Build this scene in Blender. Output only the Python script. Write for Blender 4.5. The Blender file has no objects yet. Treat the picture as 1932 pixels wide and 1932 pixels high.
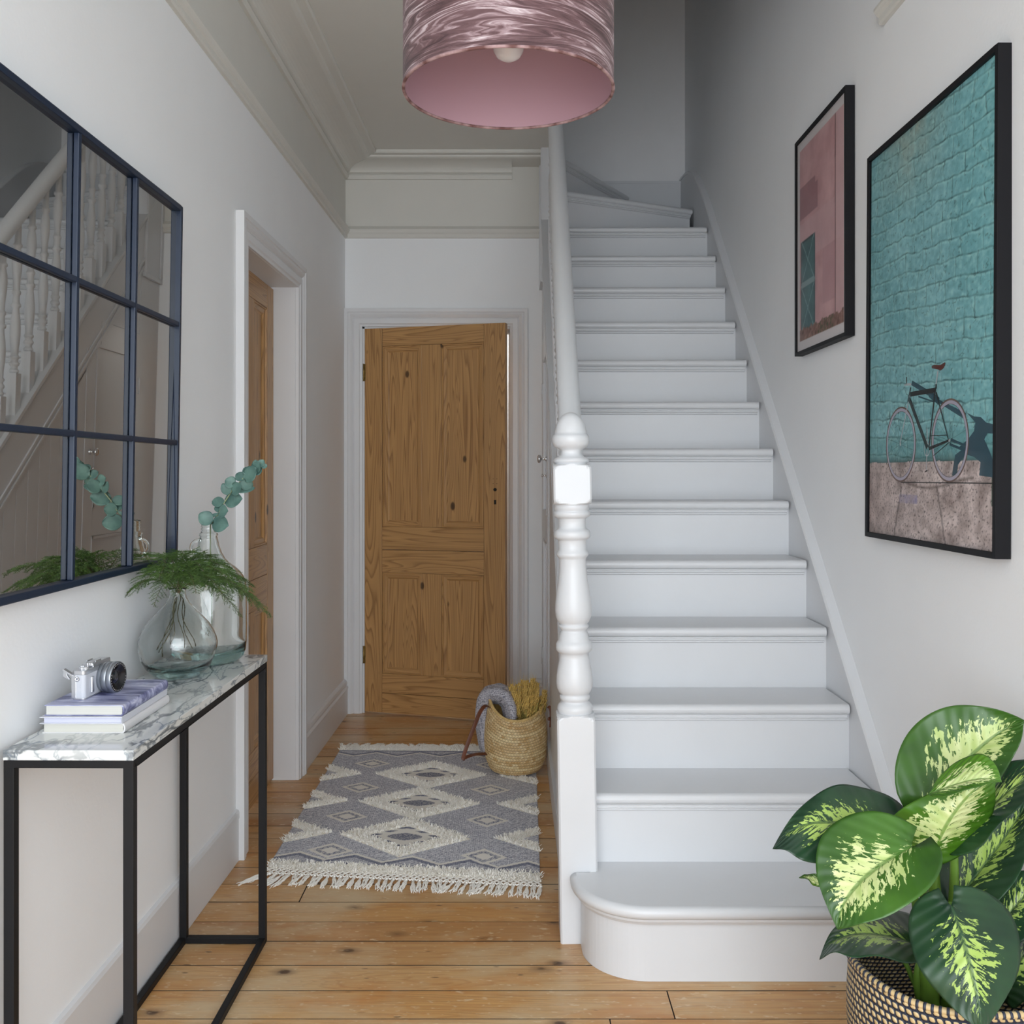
import bpy, bmesh, math, random
from mathutils import Vector, Matrix, noise
R = math.radians
PI = math.pi
random.seed(7)
SC = bpy.context.scene
COL = SC.collection

# ------------------------------------------------------------------ camera
H = 1.27
F = 1850.0
cam = bpy.data.cameras.new('camera')
cam.sensor_width = 36.0
cam.lens = 36.0 * F / 1932.0
cam.shift_y = -(966 - 893) / 1932.0
cam.clip_start = 0.02
camo = bpy.data.objects.new('camera', cam)
camo.location = (0, 0, H)
camo.rotation_euler = (R(90), 0, 0)
COL.objects.link(camo)
SC.camera = camo

# ------------------------------------------------------------------ world, light, exposure
w = bpy.data.worlds.new('world')
SC.world = w
w.use_nodes = True
w.node_tree.nodes['Background'].inputs[0].default_value = (0.90, 0.95, 1.0, 1)
w.node_tree.nodes['Background'].inputs[1].default_value = 2.3

def area(name, loc, rot, sx, sy, power, col):
    l = bpy.data.lights.new(name, 'AREA')
    l.shape = 'RECTANGLE'
    l.size, l.size_y = sx, sy
    l.energy = power
    l.color = col
    o = bpy.data.objects.new(name, l)
    o.location = loc
    o.rotation_euler = rot
    COL.objects.link(o)
    return o

# daylight from behind; the wide front room is made up to light side walls
area('daylight_behind_camera', (0.05, -1.9, 1.35), (R(90), 0, 0), 3.4, 2.4, 62, (0.87, 0.945, 1.0))
# daylight in the room behind the end door
area('kitchen_daylight', (-0.4, 5.8, 2.5), (R(60), 0, 0), 1.0, 1.0, 11, (1.0, 0.98, 0.93))

SC.view_settings.view_transform = 'Standard'
SC.view_settings.look = 'None'
SC.view_settings.gamma = 1
SC.view_settings.use_curve_mapping = False
SC.view_settings.exposure = 0.45
SC.cycles.max_bounces = 14
SC.cycles.diffuse_bounces = 8
SC.cycles.glossy_bounces = 6
SC.cycles.transmission_bounces = 12
SC.cycles.transparent_max_bounces = 12
SC.cycles.use_denoising = True

# ------------------------------------------------------------------ helpers
def at(px, py, Y):
    "the point at depth Y metres that a photograph coordinate refers to"
    return Vector(((px - 966) * Y / F, Y, H - (py - 893) * Y / F))

def tag(o, label=None, cat=None, group=None, kind=None):
    if label: o['label'] = label
    if cat: o['category'] = cat
    if group: o['group'] = group
    if kind: o['kind'] = kind
    return o

def empty(name, loc=(0, 0, 0), rot=(0, 0, 0), parent=None):
    o = bpy.data.objects.new(name, None)
    o.empty_display_size = 0.05
    o.location = loc
    o.rotation_euler = rot
    COL.objects.link(o)
    if parent: o.parent = parent
    return o

class MB:
    def __init__(s):
        s.v = []; s.f = []; s.m = []; s.sm = []; s.uv = {}; s.cur = 0; s.smooth = False
    def add(s, vs, fs, smooth=None):
        n = len(s.v)
        s.v += [tuple(v) for v in vs]
        for f in fs:
            s.f.append(tuple(i + n for i in f)); s.m.append(s.cur)
            s.sm.append(s.smooth if smooth is None else smooth)
        return n
    def box(s, a, b):
        x0, y0, z0 = a; x1, y1, z1 = b
        vs = [(x0,y0,z0),(x1,y0,z0),(x1,y1,z0),(x0,y1,z0),(x0,y0,z1),(x1,y0,z1),(x1,y1,z1),(x0,y1,z1)]
        s.add(vs, [(0,3,2,1),(4,5,6,7),(0,1,5,4),(1,2,6,5),(2,3,7,6),(3,0,4,7)], False)
    def hexa(s, vs):
        s.add(vs, [(0,3,2,1),(4,5,6,7),(0,1,5,4),(1,2,6,5),(2,3,7,6),(3,0,4,7)], False)
    def bar(s, a, b, wx, wz, up=(0,0,1)):
        a = Vector(a); b = Vector(b); d = (b - a).normalized(); up = Vector(up)
        if abs(d.dot(up)) > 0.99: up = Vector((0,1,0))
        x = d.cross(up).normalized() * wx / 2; z = x.normalized().cross(d).normalized() * wz / 2
        s.hexa([a-x-z, a+x-z, b+x-z, b-x-z, a-x+z, a+x+z, b+x+z, b-x+z])
    def prism(s, poly, o, U, V, W, L, m0=0.0, m1=0.0, smooth=False):
        o = Vector(o); U = Vector(U); V = Vector(V); W = Vector(W); n = len(poly)
        vs = [o + U*u + V*v + W*(m0*u) for u, v in poly] + [o + U*u + V*v + W*(L + m1*u) for u, v in poly]
        fs = [(i, (i+1) % n, n + (i+1) % n, n + i) for i in range(n)]
        s.add(vs, fs, smooth)
        s.add(vs, [tuple(range(n-1, -1, -1)), tuple(range(n, 2*n))], False)
    def tube(s, pts, rad, seg=10, cap=True, squash=None):
        pts = [Vector(p) for p in pts]; n = len(pts)
        if not isinstance(rad, (list, tuple)): rad = [rad] * n
        vs = []; fs = []
        prev = None
        for i, p in enumerate(pts):
            d = (pts[min(i+1, n-1)] - pts[max(i-1, 0)])
            if d.length < 1e-9: d = Vector((0,0,1))
            d.normalize()
            if prev is None:
                up = Vector((0,0,1)) if abs(d.z) < 0.95 else Vector((1,0,0))
                x = d.cross(up).normalized()
            else:
                x = (prev - d * prev.dot(d)).normalized()
            prev = x
            y = d.cross(x)
            for k in range(seg):
                a = 2*PI*k/seg
                vs.append(p + x*math.cos(a)*rad[i] + y*math.sin(a)*rad[i]*(squash or 1))
        for i in range(n-1):
            for k in range(seg):
                k2 = (k+1) % seg
                fs.append((i*seg+k, i*seg+k2, (i+1)*seg+k2, (i+1)*seg+k))
        s.add(vs, fs, True)
        if cap:
            s.add([vs[k] for k in range(seg)], [tuple(range(seg-1, -1, -1))], False)
            s.add([vs[(n-1)*seg+k] for k in range(seg)], [tuple(range(seg))], False)
    def lathe(s, prof, seg=32, c=(0,0,0), smooth=True, rfun=None, closed=False):
        c = Vector(c); vs = []; fs = []; n = len(prof)
        for r, z in prof:
            for k in range(seg):
                a = 2*PI*k/seg
                rr = rfun(r, z, a) if rfun else r
                vs.append(c + Vector((rr*math.cos(a), rr*math.sin(a), z)))
        for i in range(n-1 if not closed else n):
            j = (i+1) % n
            for k in range(seg):
                k2 = (k+1) % seg
                fs.append((i*seg+k, i*seg+k2, j*seg+k2, j*seg+k))
        s.add(vs, fs, smooth)
    def grid(s, fn, nu, nv, smooth=True, uv=True):
        vs = [fn(i/nu, j/nv) for i in range(nu+1) for j in range(nv+1)]
        fs = [(i*(nv+1)+j, (i+1)*(nv+1)+j, (i+1)*(nv+1)+j+1, i*(nv+1)+j+1) for i in range(nu) for j in range(nv)]
        n = s.add(vs, fs, smooth)
        if uv:
            for i in range(nu+1):
                for j in range(nv+1):
                    s.uv[n + i*(nv+1)+j] = (i/nu, j/nv)
    def ball(s, c, r, seg=12, rings=8, sc=(1,1,1)):
        c = Vector(c)
        s.lathe_pts = None
        vs = []; fs = []
        for i in range(rings+1):
            t = PI*i/rings
            for k in range(seg):
                a = 2*PI*k/seg
                vs.append(c + Vector((r*sc[0]*math.sin(t)*math.cos(a), r*sc[1]*math.sin(t)*math.sin(a), r*sc[2]*math.cos(t))))
        for i in range(rings):
            for k in range(seg):
                k2 = (k+1) % seg
                fs.append((i*seg+k, (i+1)*seg+k, (i+1)*seg+k2, i*seg+k2))
        s.add(vs, fs, True)
    def build(s, name, mats, parent=None, bevel=0, loc=None, rot=None, fix=True, mod=None, sub=0, solid=0):
        me = bpy.data.meshes.new(name)
        me.from_pydata(s.v, [], s.f)
        if not isinstance(mats, (list, tuple)): mats = [mats]
        for m in mats: me.materials.append(m)
        me.polygons.foreach_set('material_index', s.m)
        me.polygons.foreach_set('use_smooth', s.sm)
        if s.uv:
            uvl = me.uv_layers.new(name='UVMap')
            buf = [0.0] * (2*len(me.loops))
            vi = [0]*len(me.loops); me.loops.foreach_get('vertex_index', vi)
            for k, i in enumerate(vi):
                a = s.uv.get(i, (0, 0)); buf[2*k] = a[0]; buf[2*k+1] = a[1]
            uvl.data.foreach_set('uv', buf)
        if fix:
            bm = bmesh.new(); bm.from_mesh(me)
            bmesh.ops.remove_doubles(bm, verts=bm.verts, dist=1e-5)
            bmesh.ops.recalc_face_normals(bm, faces=bm.faces)
            bm.to_mesh(me); bm.free()
        me.update()
        o = bpy.data.objects.new(name, me)
        COL.objects.link(o)
        if parent: o.parent = parent
        if loc is not None: o.location = loc
        if rot is not None: o.rotation_euler = rot
        if solid:
            md = o.modifiers.new('solid', 'SOLIDIFY'); md.thickness = solid; md.offset = 0
        if bevel:
            md = o.modifiers.new('bevel', 'BEVEL'); md.width = bevel; md.segments = 2
            md.limit_method = 'ANGLE'; md.angle_limit = R(40); md.harden_normals = False
        if sub:
            md = o.modifiers.new('sub', 'SUBSURF'); md.levels = sub; md.render_levels = sub
        return o

def colattr(o, name, fn):
    "per-vertex pattern colour"
    me = o.data
    ca = me.color_attributes.new(name, 'FLOAT_COLOR', 'POINT')
    buf = []
    for v in me.vertices:
        buf += list(fn(v.co)) + [1.0]
    ca.data.foreach_set('color', buf)

def dup(root, loc=None, rot=None):
    c = root.copy(); COL.objects.link(c)
    if loc is not None: c.location = loc
    if rot is not None: c.rotation_euler = rot
    for ch in root.children:
        d = dup(ch); d.parent = c
        d.matrix_parent_inverse = ch.matrix_parent_inverse.copy()
    return c

# ------------------------------------------------------------------ material helpers
def s2l(c):
    return tuple(((x/255)/12.92 if x/255 <= 0.04045 else ((x/255+0.055)/1.055)**2.4) for x in c)

class NT:
    def __init__(s, name):
        s.m = bpy.data.materials.new(name); s.m.use_nodes = True
        s.t = s.m.node_tree; s.n = s.t.nodes; s.b = s.n['Principled BSDF']
        s.out = s.n['Material Output']
    def new(s, k, **kw):
        n = s.n.new(k)
        for a, b in kw.items(): setattr(n, a, b)
        return n
    def link(s, a, b): s.t.links.new(a, b)
    def val(s, sock, v):
        if hasattr(v, 'is_linked') or hasattr(v, 'links'): s.link(v, sock)
        else:
            if isinstance(v, (tuple, list)) and len(v) == 3 and sock.type == 'RGBA': v = (*v, 1)
            sock.default_value = v
    def math(s, op, a, b=None, c=None, clamp=False):
        n = s.new('ShaderNodeMath', operation=op); n.use_clamp = clamp
        s.val(n.inputs[0], a)
        if b is not None: s.val(n.inputs[1], b)
        if c is not None: s.val(n.inputs[2], c)
        return n.outputs[0]
    def coord(s, which='Object', scale=(1,1,1), loc=(0,0,0), rot=(0,0,0)):
        tc = s.new('ShaderNodeTexCoord'); mp = s.new('ShaderNodeMapping')
        s.link(tc.outputs[which], mp.inputs[0])
        mp.inputs['Scale'].default_value = scale; mp.inputs['Location'].default_value = loc; mp.inputs['Rotation'].default_value = rot
        return mp.outputs[0]
    def noise(s, vec, scale, detail=4, rough=0.5, dist=0.0, out='Fac'):
        n = s.new('ShaderNodeTexNoise'); s.link(vec, n.inputs['Vector'])
        n.inputs['Scale'].default_value = scale; n.inputs['Detail'].default_value = detail
        n.inputs['Roughness'].default_value = rough; n.inputs['Distortion'].default_value = dist
        return n.outputs[out]
    def ramp(s, fac, stops, interp='LINEAR'):
        n = s.new('ShaderNodeValToRGB'); s.val(n.inputs[0], fac)
        r = n.color_ramp; r.interpolation = interp
        while len(r.elements) < len(stops): r.elements.new(0.5)
        for e, (p, c) in zip(r.elements, stops):
            e.position = p
            e.color = (*c, 1) if isinstance(c, (tuple, list)) else (c, c, c, 1)
        return n.outputs[0]
    def mix(s, fac, a, b, mode='MIX'):
        n = s.new('ShaderNodeMix', data_type='RGBA', blend_type=mode)
        s.val(n.inputs['Factor'], fac); s.val(n.inputs['A'], a) if False else None
        s.val(n.inputs[6], a); s.val(n.inputs[7], b)
        return n.outputs[2]
    def bump(s, h, dist=0.002, strength=1.0, chain=None):
        n = s.new('ShaderNodeBump'); s.val(n.inputs['Height'], h)
        n.inputs['Distance'].default_value = dist; n.inputs['Strength'].default_value = strength
        if chain: s.link(chain, n.inputs['Normal'])
        s.link(n.outputs[0], s.b.inputs['Normal'])
        return n.outputs[0]
    def set(s, **kw):
        for k, v in kw.items():
            s.val(s.b.inputs[k.replace('_', ' ')], v)
        return s

def simple(name, col, rough=0.5, metal=0.0, bump=None, var=0.0, vscale=8, spec=None, coat=0):
    t = NT(name)
    v = t.coord('Object')
    if var:
        n = t.noise(v, vscale, 3)
        c = t.ramp(n, [(0.3, tuple(x*(1-var) for x in col)), (0.7, tuple(min(1, x*(1+var)) for x in col))])
    else: c = col
    t.set(Base_Color=c, Roughness=rough, Metallic=metal)
    if spec is not None: t.b.inputs['Specular IOR Level'].default_value = spec
    if coat: t.b.inputs['Coat Weight'].default_value = coat
    if bump:
        sc, d = bump
        t.bump(t.noise(v, sc, 3), d, 0.6)
    return t.m

M = {}
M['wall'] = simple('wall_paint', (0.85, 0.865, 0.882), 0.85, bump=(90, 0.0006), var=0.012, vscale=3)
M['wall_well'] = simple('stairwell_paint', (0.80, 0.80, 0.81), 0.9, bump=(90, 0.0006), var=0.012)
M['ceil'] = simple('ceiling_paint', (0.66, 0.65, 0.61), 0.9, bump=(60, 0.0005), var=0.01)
M['trim'] = simple('satin_white_woodwork', (0.70, 0.705, 0.72), 0.38, bump=(25, 0.0006), var=0.01)
M['stair'] = simple('painted_stair_white', (0.655, 0.665, 0.685), 0.34, bump=(30, 0.0005), var=0.01)
M['stair_up'] = M['stair']
M['black'] = simple('black_powder_coat', (0.010, 0.010, 0.011), 0.5, spec=0.22, bump=(400, 0.0002))
M['frame_black'] = simple('black_picture_frame', (0.008, 0.008, 0.010), 0.55, spec=0.2)
M['blueblack'] = simple('glossy_blue_black_metal', (0.012, 0.022, 0.048), 0.34, coat=0.06, spec=0.28, bump=(14, 0.0012))
M['brass'] = simple('aged_brass', (0.35, 0.25, 0.10), 0.4, 1.0, var=0.3, vscale=60)
M['chrome'] = simple('polished_metal', (0.75, 0.75, 0.77), 0.18, 1.0)
M['darkhole'] = simple('dark_hole', (0.01, 0.008, 0.006), 0.8)

def wood(name, axis, base, dark, knot=True, scale=1.0, rough=0.38):
    t = NT(name)
    st = [9, 9, 9]; st[axis] = 0.55
    v = t.coord('Object', scale=tuple(x*scale for x in st))
    sep = t.coord('Object')
    info = t.new('ShaderNodeObjectInfo')
    off = t.new('ShaderNodeVectorMath', operation='ADD'); t.link(v, off.inputs[0])
    att = t.new('ShaderNodeAttribute', attribute_name='seed'); sc = t.new('ShaderNodeVectorMath', operation='SCALE')
    t.link(att.outputs['Color'], sc.inputs[0]); sc.inputs['Scale'].default_value = 37.0
    t.link(sc.outputs[0], off.inputs[1])
    n1 = t.noise(off.outputs[0], 1.0, 2, 0.5, 0.6)
    rings = t.math('MULTIPLY', n1, 26.0)
    fr = t.math('FRACT', rings)
    grain = t.ramp(fr, [(0.0, 0.0), (0.55, 0.25), (0.85, 1.0), (1.0, 0.0)])
    st2 = [160, 160, 160]; st2[axis] = 3.0
    fine = t.noise(t.coord('Object', scale=tuple(st2)), 1.0, 3)
    big = t.noise(sep, 3.0, 3)
    c = t.mix(t.math('MULTIPLY', grain, 0.85), base, dark)
    c = t.mix(t.ramp(fine, [(0.35, 0.0), (0.75, 0.45)]), c, tuple(x*0.62 for x in base))
    c = t.mix(t.ramp(big, [(0.35, 0.0), (0.75, 0.45)]), c, tuple(x*0.72 for x in base))
    if knot:
        st3 = [7.5, 7.5, 7.5]; st3[axis] = 4.2
        vn = t.new('ShaderNodeTexVoronoi'); t.link(t.coord('Object', scale=tuple(st3)), vn.inputs['Vector']); vn.inputs['Scale'].default_value = 1.0
        vn.inputs['Randomness'].default_value = 1.0
        k = t.ramp(vn.outputs['Distance'], [(0.0, 1.0), (0.075, 0.85), (0.11, 0.0)])
        c = t.mix(k, c, tuple(x*0.22 for x in dark))
    t.set(Base_Color=c, Roughness=rough)
    t.bump(t.math('ADD', t.math('MULTIPLY', grain, 0.4), fine), 0.0006, 0.5)
    return t.m

PB = (0.54, 0.30, 0.115); PD = (0.22, 0.098, 0.030)
M['pine_v'] = wood('pine_grain_upright', 2, PB, PD)
M['pine_h'] = wood('pine_grain_across', 0, PB, PD)

def floor_mat():
    t = NT('pine_floorboards')
    att = t.new('ShaderNodeAttribute', attribute_name='board')
    sepc = t.new('ShaderNodeSeparateColor'); t.link(att.outputs['Color'], sepc.inputs[0])
    tc = t.new('ShaderNodeTexCoord')
    sc = t.new('ShaderNodeVectorMath', operation='SCALE'); t.link(att.outputs['Color'], sc.inputs[0]); sc.inputs['Scale'].default_value = 61.0
    def shifted(scale):
        mp = t.new('ShaderNodeMapping'); t.link(tc.outputs['Object'], mp.inputs[0]); mp.inputs['Scale'].default_value = scale
        ad = t.new('ShaderNodeVectorMath', operation='ADD'); t.link(mp.outputs[0], ad.inputs[0]); t.link(sc.outputs[0], ad.inputs[1])
        return ad.outputs[0]
    n1 = t.noise(shifted((0.9, 11, 9)), 1.0, 3, 0.5, 0.7)
    fr = t.math('FRACT', t.math('MULTIPLY', n1, 14.0))
    grain = t.ramp(fr, [(0.0, 0.0), (0.5, 0.15), (0.85, 1.0), (1.0, 0.0)])
    fine = t.noise(shifted((5, 190, 50)), 1.0, 3)
    base = t.ramp(sepc.outputs[0], [(0.0, s2l((190, 140, 84))), (0.35, s2l((212, 166, 108))), (0.7, s2l((176, 128, 78))), (1.0, s2l((218, 180, 128)))])
    c = t.mix(t.math('MULTIPLY', grain, 0.42), base, s2l((162, 106, 58)))
    c = t.mix(t.ramp(fine, [(0.4, 0.0), (0.8, 0.4)]), c, s2l((146, 104, 66)))
    # worn, paler greyish patches and orange patches
    wn = t.noise(t.coord('Object', scale=(1.3, 2.2, 1)), 1.9, 5, 0.6)
    c = t.mix(t.ramp(wn, [(0.46, 0.0), (0.66, 0.75)]), c, s2l((206, 186, 152)))
    on = t.noise(t.coord('Object', scale=(1.6, 4.0, 1), loc=(5, 3, 0)), 1.7, 4, 0.6)
    c = t.mix(t.ramp(on, [(0.52, 0.0), (0.72, 0.6)]), c, s2l((190, 122, 54)))
    # knots
    kd = t.new('ShaderNodeVectorMath', operation='MULTIPLY_ADD'); t.link(t.noise(shifted((16, 40, 1)), 1.0, 3, out='Color'), kd.inputs[0]); kd.inputs[1].default_value = (0.16, 0.16, 0.0); t.link(shifted((4.6, 8.5, 1)), kd.inputs[2])
    vn = t.new('ShaderNodeTexVoronoi'); t.link(kd.outputs[0], vn.inputs['Vector']); vn.inputs['Scale'].default_value = 1.0
    k = t.ramp(vn.outputs['Distance'], [(0.0, 0.95), (0.05, 0.85), (0.085, 0.40), (0.20, 0.0)])
    c = t.mix(k, c, s2l((58, 34, 20)))
    # scratches and nail marks
    vn2 = t.new('ShaderNodeTexVoronoi'); t.link(shifted((9, 30, 1)), vn2.inputs['Vector']); vn2.inputs['Scale'].default_value = 1.0
    k2 = t.ramp(vn2.outputs['Distance'], [(0.0, 1.0), (0.07, 0.85), (0.11, 0.0)])
    gate = t.ramp(t.noise(t.coord('Object'), 2.6, 2), [(0.46, 0.0), (0.52, 1.0)])
    c = t.mix(t.math('MULTIPLY', k2, gate), c, s2l((60, 38, 26)))
    sn = t.noise(shifted((40, 90, 1)), 1.0, 2)
    c = t.mix(t.ramp(sn, [(0.62, 0.0), (0.74, 0.6)]), c, s2l((226, 206, 172)))
    t.set(Base_Color=c, Roughness=t.ramp(n1, [(0.3, 0.28), (0.7, 0.42)]))
    t.bump(t.math('ADD', t.math('MULTIPLY', grain, 0.4), fine), 0.0006, 0.5)
    return t.m
M['floor'] = floor_mat()

def glass_mat(name, tint, rough=0.0, bumps=None):
    t = NT(name)
    t.set(Base_Color=tint, Roughness=rough)
    t.b.inputs['Transmission Weight'].default_value = 1.0
    t.b.inputs['IOR'].default_value = 1.45
    va = t.new('ShaderNodeVolumeAbsorption'); va.inputs['Color'].default_value = (0.30, 0.62, 0.60, 1); va.inputs['Density'].default_value = 8
    t.link(va.outputs[0], t.out.inputs['Volume'])
    if bumps:
        t.bump(t.noise(t.coord('Object'), bumps[0], 2), bumps[1], 0.6)
    return t.m
M['glass_round'] = glass_mat('recycled_bubbly_glass', (0.985, 0.998, 0.995), bumps=(38, 0.0012))
M['glass_jug'] = glass_mat('recycled_green_glass', (0.972, 0.995, 0.99), bumps=(18, 0.0008))

def mirror_mat():
    t = NT('mirror_glass')
    t.set(Base_Color=(0.74, 0.73, 0.70), Metallic=1.0, Roughness=0.012)
    return t.m
M['mirror'] = mirror_mat()

def marble():
    t = NT('white_marble_grey_veins')
    v = t.coord('Object', scale=(1.5, 0.62, 1.5), rot=(0.1, 0.1, 0.75))
    warp = t.noise(v, 3.5, 4, 0.55, out='Color')
    ad = t.new('ShaderNodeVectorMath', operation='MULTIPLY_ADD'); t.link(warp, ad.inputs[0]); ad.inputs[1].default_value = (0.30, 0.30, 0.30); t.link(v, ad.inputs[2])
    a = t.noise(ad.outputs[0], 5.0, 5, 0.5)
    ridge = t.math('ABSOLUTE', t.math('SUBTRACT', a, 0.5))
    r1 = t.ramp(ridge, [(0.0, 1.0), (0.010, 0.9), (0.028, 0.0)])
    b = t.noise(ad.outputs[0], 13, 4, 0.5)
    ridge2 = t.math('ABSOLUTE', t.math('SUBTRACT', b, 0.52))
    r2 = t.ramp(ridge2, [(0.0, 1.0), (0.014, 0.55), (0.034, 0.0)])
    gate = t.ramp(t.noise(v, 3.2, 3), [(0.36, 0.0), (0.54, 1.0)])
    cl = t.ramp(t.noise(ad.outputs[0], 4, 5), [(0.48, 0.0), (0.8, 0.30)])
    c = t.mix(cl, (0.70, 0.72, 0.71), (0.44, 0.48, 0.49))
    c = t.mix(t.math('MULTIPLY', r2, gate), c, (0.22, 0.26, 0.30))
    c = t.mix(t.math('MULTIPLY', r1, t.math('ADD', t.math('MULTIPLY', gate, 0.75), 0.15)), c, (0.10, 0.12, 0.14))
    t.set(Base_Color=c, Roughness=0.10)
    return t.m
M['marble'] = marble()

# ================================================================== SETTING
def XL(y): return -0.94 + 0.0106 * y
XR = 1.035
YE = 5.20      # end wall of the hall
YB = 5.87      # back wall of the stairwell
HC = 2.925     # hall ceiling
rise, going = 0.195, 0.2126
Y11 = 2.687    # nosing of the second step

# floor: one mesh of boards running across the hall
def build_floor():
    mb = MB(); seeds = []
    y = -1.2; rnd = random.Random(3)
    edges = []
    yy = 2.283
    while yy > -1.3:
        edges.append(yy); yy -= rnd.uniform(0.118, 0.132)
    edges = edges[::-1] + [2.408, 2.532, 2.662, 2.777]
    yy = 2.777
    while yy < 7.3:
        yy += rnd.uniform(0.116, 0.130); edges.append(yy)
    for a, b in zip(edges[:-1], edges[1:]):
        cuts = [-1.3]
        if rnd.random() < 0.45: cuts.append(rnd.uniform(-0.8, 0.9))
        cuts.append(1.25)
        for x0, x1 in zip(cuts[:-1], cuts[1:]):
            g = 0.0010; z = rnd.uniform(-0.0008, 0.0)
            n0 = len(mb.v)
            b0 = 0.0006
            vs = [(x0+g, a+g, z-b0), (x1-g, a+g, z-b0), (x1-g, b-g, z-b0), (x0+g, b-g, z-b0),
                  (x0+g+b0, a+g+b0, z), (x1-g-b0, a+g+b0, z), (x1-g-b0, b-g-b0, z), (x0+g+b0, b-g-b0, z),
                  (x0+g, a+g, z-0.02), (x1-g, a+g, z-0.02), (x1-g, b-g, z-0.02), (x0+g, b-g, z-0.02)]
            mb.cur = 0; n1 = mb.add(vs, [(4,5,6,7)], False); mb.cur = 1
            for q in [(0,1,5,4),(1,2,6,5),(2,3,7,6),(3,0,4,7),(8,9,1,0),(9,10,2,1),(10,11,3,2),(11,8,0,3)]:
                mb.f.append(tuple(k+n1 for k in q)); mb.m.append(1); mb.sm.append(False)
            c = (rnd.random(), rnd.random(), rnd.random()); seeds += [c] * 12
    mb.cur = 1
    mb.add([(-4,-4,-0.02),(4,-4,-0.02),(4,7.3,-0.02),(-4,7.3,-0.02)], [(0,1,2,3)], False); seeds += [(0,0,0)]*4  # dark sheet below the boards, extended unseen behind the camera to block light
    o = mb.build('floor', [M['floor'], M['darkhole']], fix=False)
    ca = o.data.color_attributes.new('board', 'FLOAT_COLOR', 'POINT')
    buf = []
    for c in seeds: buf += [*c, 1.0]
    ca.data.foreach_set('color', buf)
    tag(o, kind='structure')
build_floor()

def struct(name, mb, m, **kw):
    return tag(mb.build(name, m, **kw), kind='structure')

# left wall with the door opening
D1A, D1B, D1H = 3.31, 4.06, 2.04
def lwall(mb, y0, y1, z0, z1, d=0.28):
    mb.hexa([(XL(y0)-d,y0,z0),(XL(y0),y0,z0),(XL(y1),y1,z0),(XL(y1)-d,y1,z0),(XL(y0)-d,y0,z1),(XL(y0),y0,z1),(XL(y1),y1,z1),(XL(y1)-d,y1,z1)])
mb = MB()
lwall(mb, -0.1, D1A, 0, HC); lwall(mb, D1A, D1B, D1H, HC); lwall(mb, D1B, YE+0.12, 0, HC)
struct('wall_left', mb, M['wall'])
# right wall
mb = MB(); mb.box((XR, -0.1, 0), (XR+0.15, YB+0.1, 5.4)); struct('wall_right', mb, M['wall'])
# end wall of the hall with its door opening
D2A, D2B, D2H = -0.793, -0.011, 2.047
mb = MB()
mb.box((-1.2, YE, 0), (D2A, YE+0.12, HC+0.2)); mb.box((D2A, YE, D2H), (D2B, YE+0.12, HC+0.2)); mb.box((D2B, YE, 0), (0.19, YE+0.12, HC+0.2))
mb.box((0.13, YE+0.12, 0), (0.19, YB, 3.0))
struct('wall_end', mb, M['wall'])
mb = MB(); mb.box((-1.3, YB, 0), (XR+0.15, YB+0.15, 5.4)); 
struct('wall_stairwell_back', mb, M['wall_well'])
# upper storey shell seen only as darkness over the stairs
mb = MB()
mb.box((-1.35, 2.60, HC+0.25), (XR+0.15, 2.73, 5.4)); mb.box((-1.35, 2.73, HC+0.25), (-1.2, YB, 5.4))
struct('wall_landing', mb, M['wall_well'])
mb = MB(); mb.box((-1.35, 2.6, 5.4), (XR+0.15, YB+0.15, 5.5)); struct('ceiling_landing', mb, M['ceil'])
# hall ceiling with the stair opening
mb = MB()
mb.box((-1.25, -0.1, HC), (XR, 2.73, HC+0.25)); mb.box((-1.25, 2.73, HC), (0.215, YE, HC+0.25))
mb.box((-1.25, YE, HC), (0.15, YB, HC+0.25))
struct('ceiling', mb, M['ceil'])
# room beyond the end door
mb = MB()
mb.box((-1.3, 7.3, 0), (1.3, 7.4, 2.9)); mb.box((-1.4, YE+0.12, 0), (-1.3, 7.4, 2.9)); mb.box((1.25, YB+0.15, 0), (1.35, 7.4, 2.9)); mb.box((-1.4, YB+0.15, 2.9), (1.35, 7.4, 3.0))
struct('wall_kitchen', mb, simple('kitchen_wall_cream', (0.8, 0.74, 0.62), 0.8, var=0.02))

# picture rail, frieze paint and cornice
frieze = [(0,0),(0.012,0.0),(0.016,0.006),(0.016,0.02),(0.024,0.026),(0.030,0.036),(0.030,0.044),(0.020,0.050),(0.012,0.058),(0.006,0.064),(0,0.066)]
corn = [(0,0),(0.016,0.0),(0.020,0.008),(0.024,0.016),(0.020,0.024),(0.014,0.028),(0.022,0.031),(0.028,0.034)]
for i in range(9):
    a = PI/2*i/8
    corn.append((0.030 + 0.105*(1-math.cos(a)), 0.036 + 0.036*math.sin(a)))
corn += [(0.150,0.076),(0.154,0.084),(0.186,0.084),(0.192,0.090),(0.192,0.100),(0,0.100)]
wl = Vector((0.0106, 1, 0)).normalized()
nl = Vector((1, -0.0106, 0)).normalized()
def on_left(mb, poly, z, y0, y1, m0=0, m1=0):
    mb.prism(poly, (XL(y0), y0, z), nl, (0,0,1), wl, (y1-y0), m0, m1)
mb = MB()
on_left(mb, frieze, 2.515, -0.1, YE, 0, -1)
mb.prism(frieze, (XL(YE), YE, 2.515), (0,-1,0), (0,0,1), (1,0,0), 0.145-XL(YE), 1, 0)
mb.prism(frieze, (XR, -0.1, 2.515), (-1,0,0), (0,0,1), (0,1,0), 2.826, 0, 0)
struct('trim_1', mb, M['ceil'])
mb = MB()
on_left(mb, corn, HC-0.100, -0.1, YE, 0, -1)
mb.prism(corn, (XL(YE), YE, HC-0.100), (0,-1,0), (0,0,1), (1,0,0), 0.0-XL(YE), 1, 0)
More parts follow.
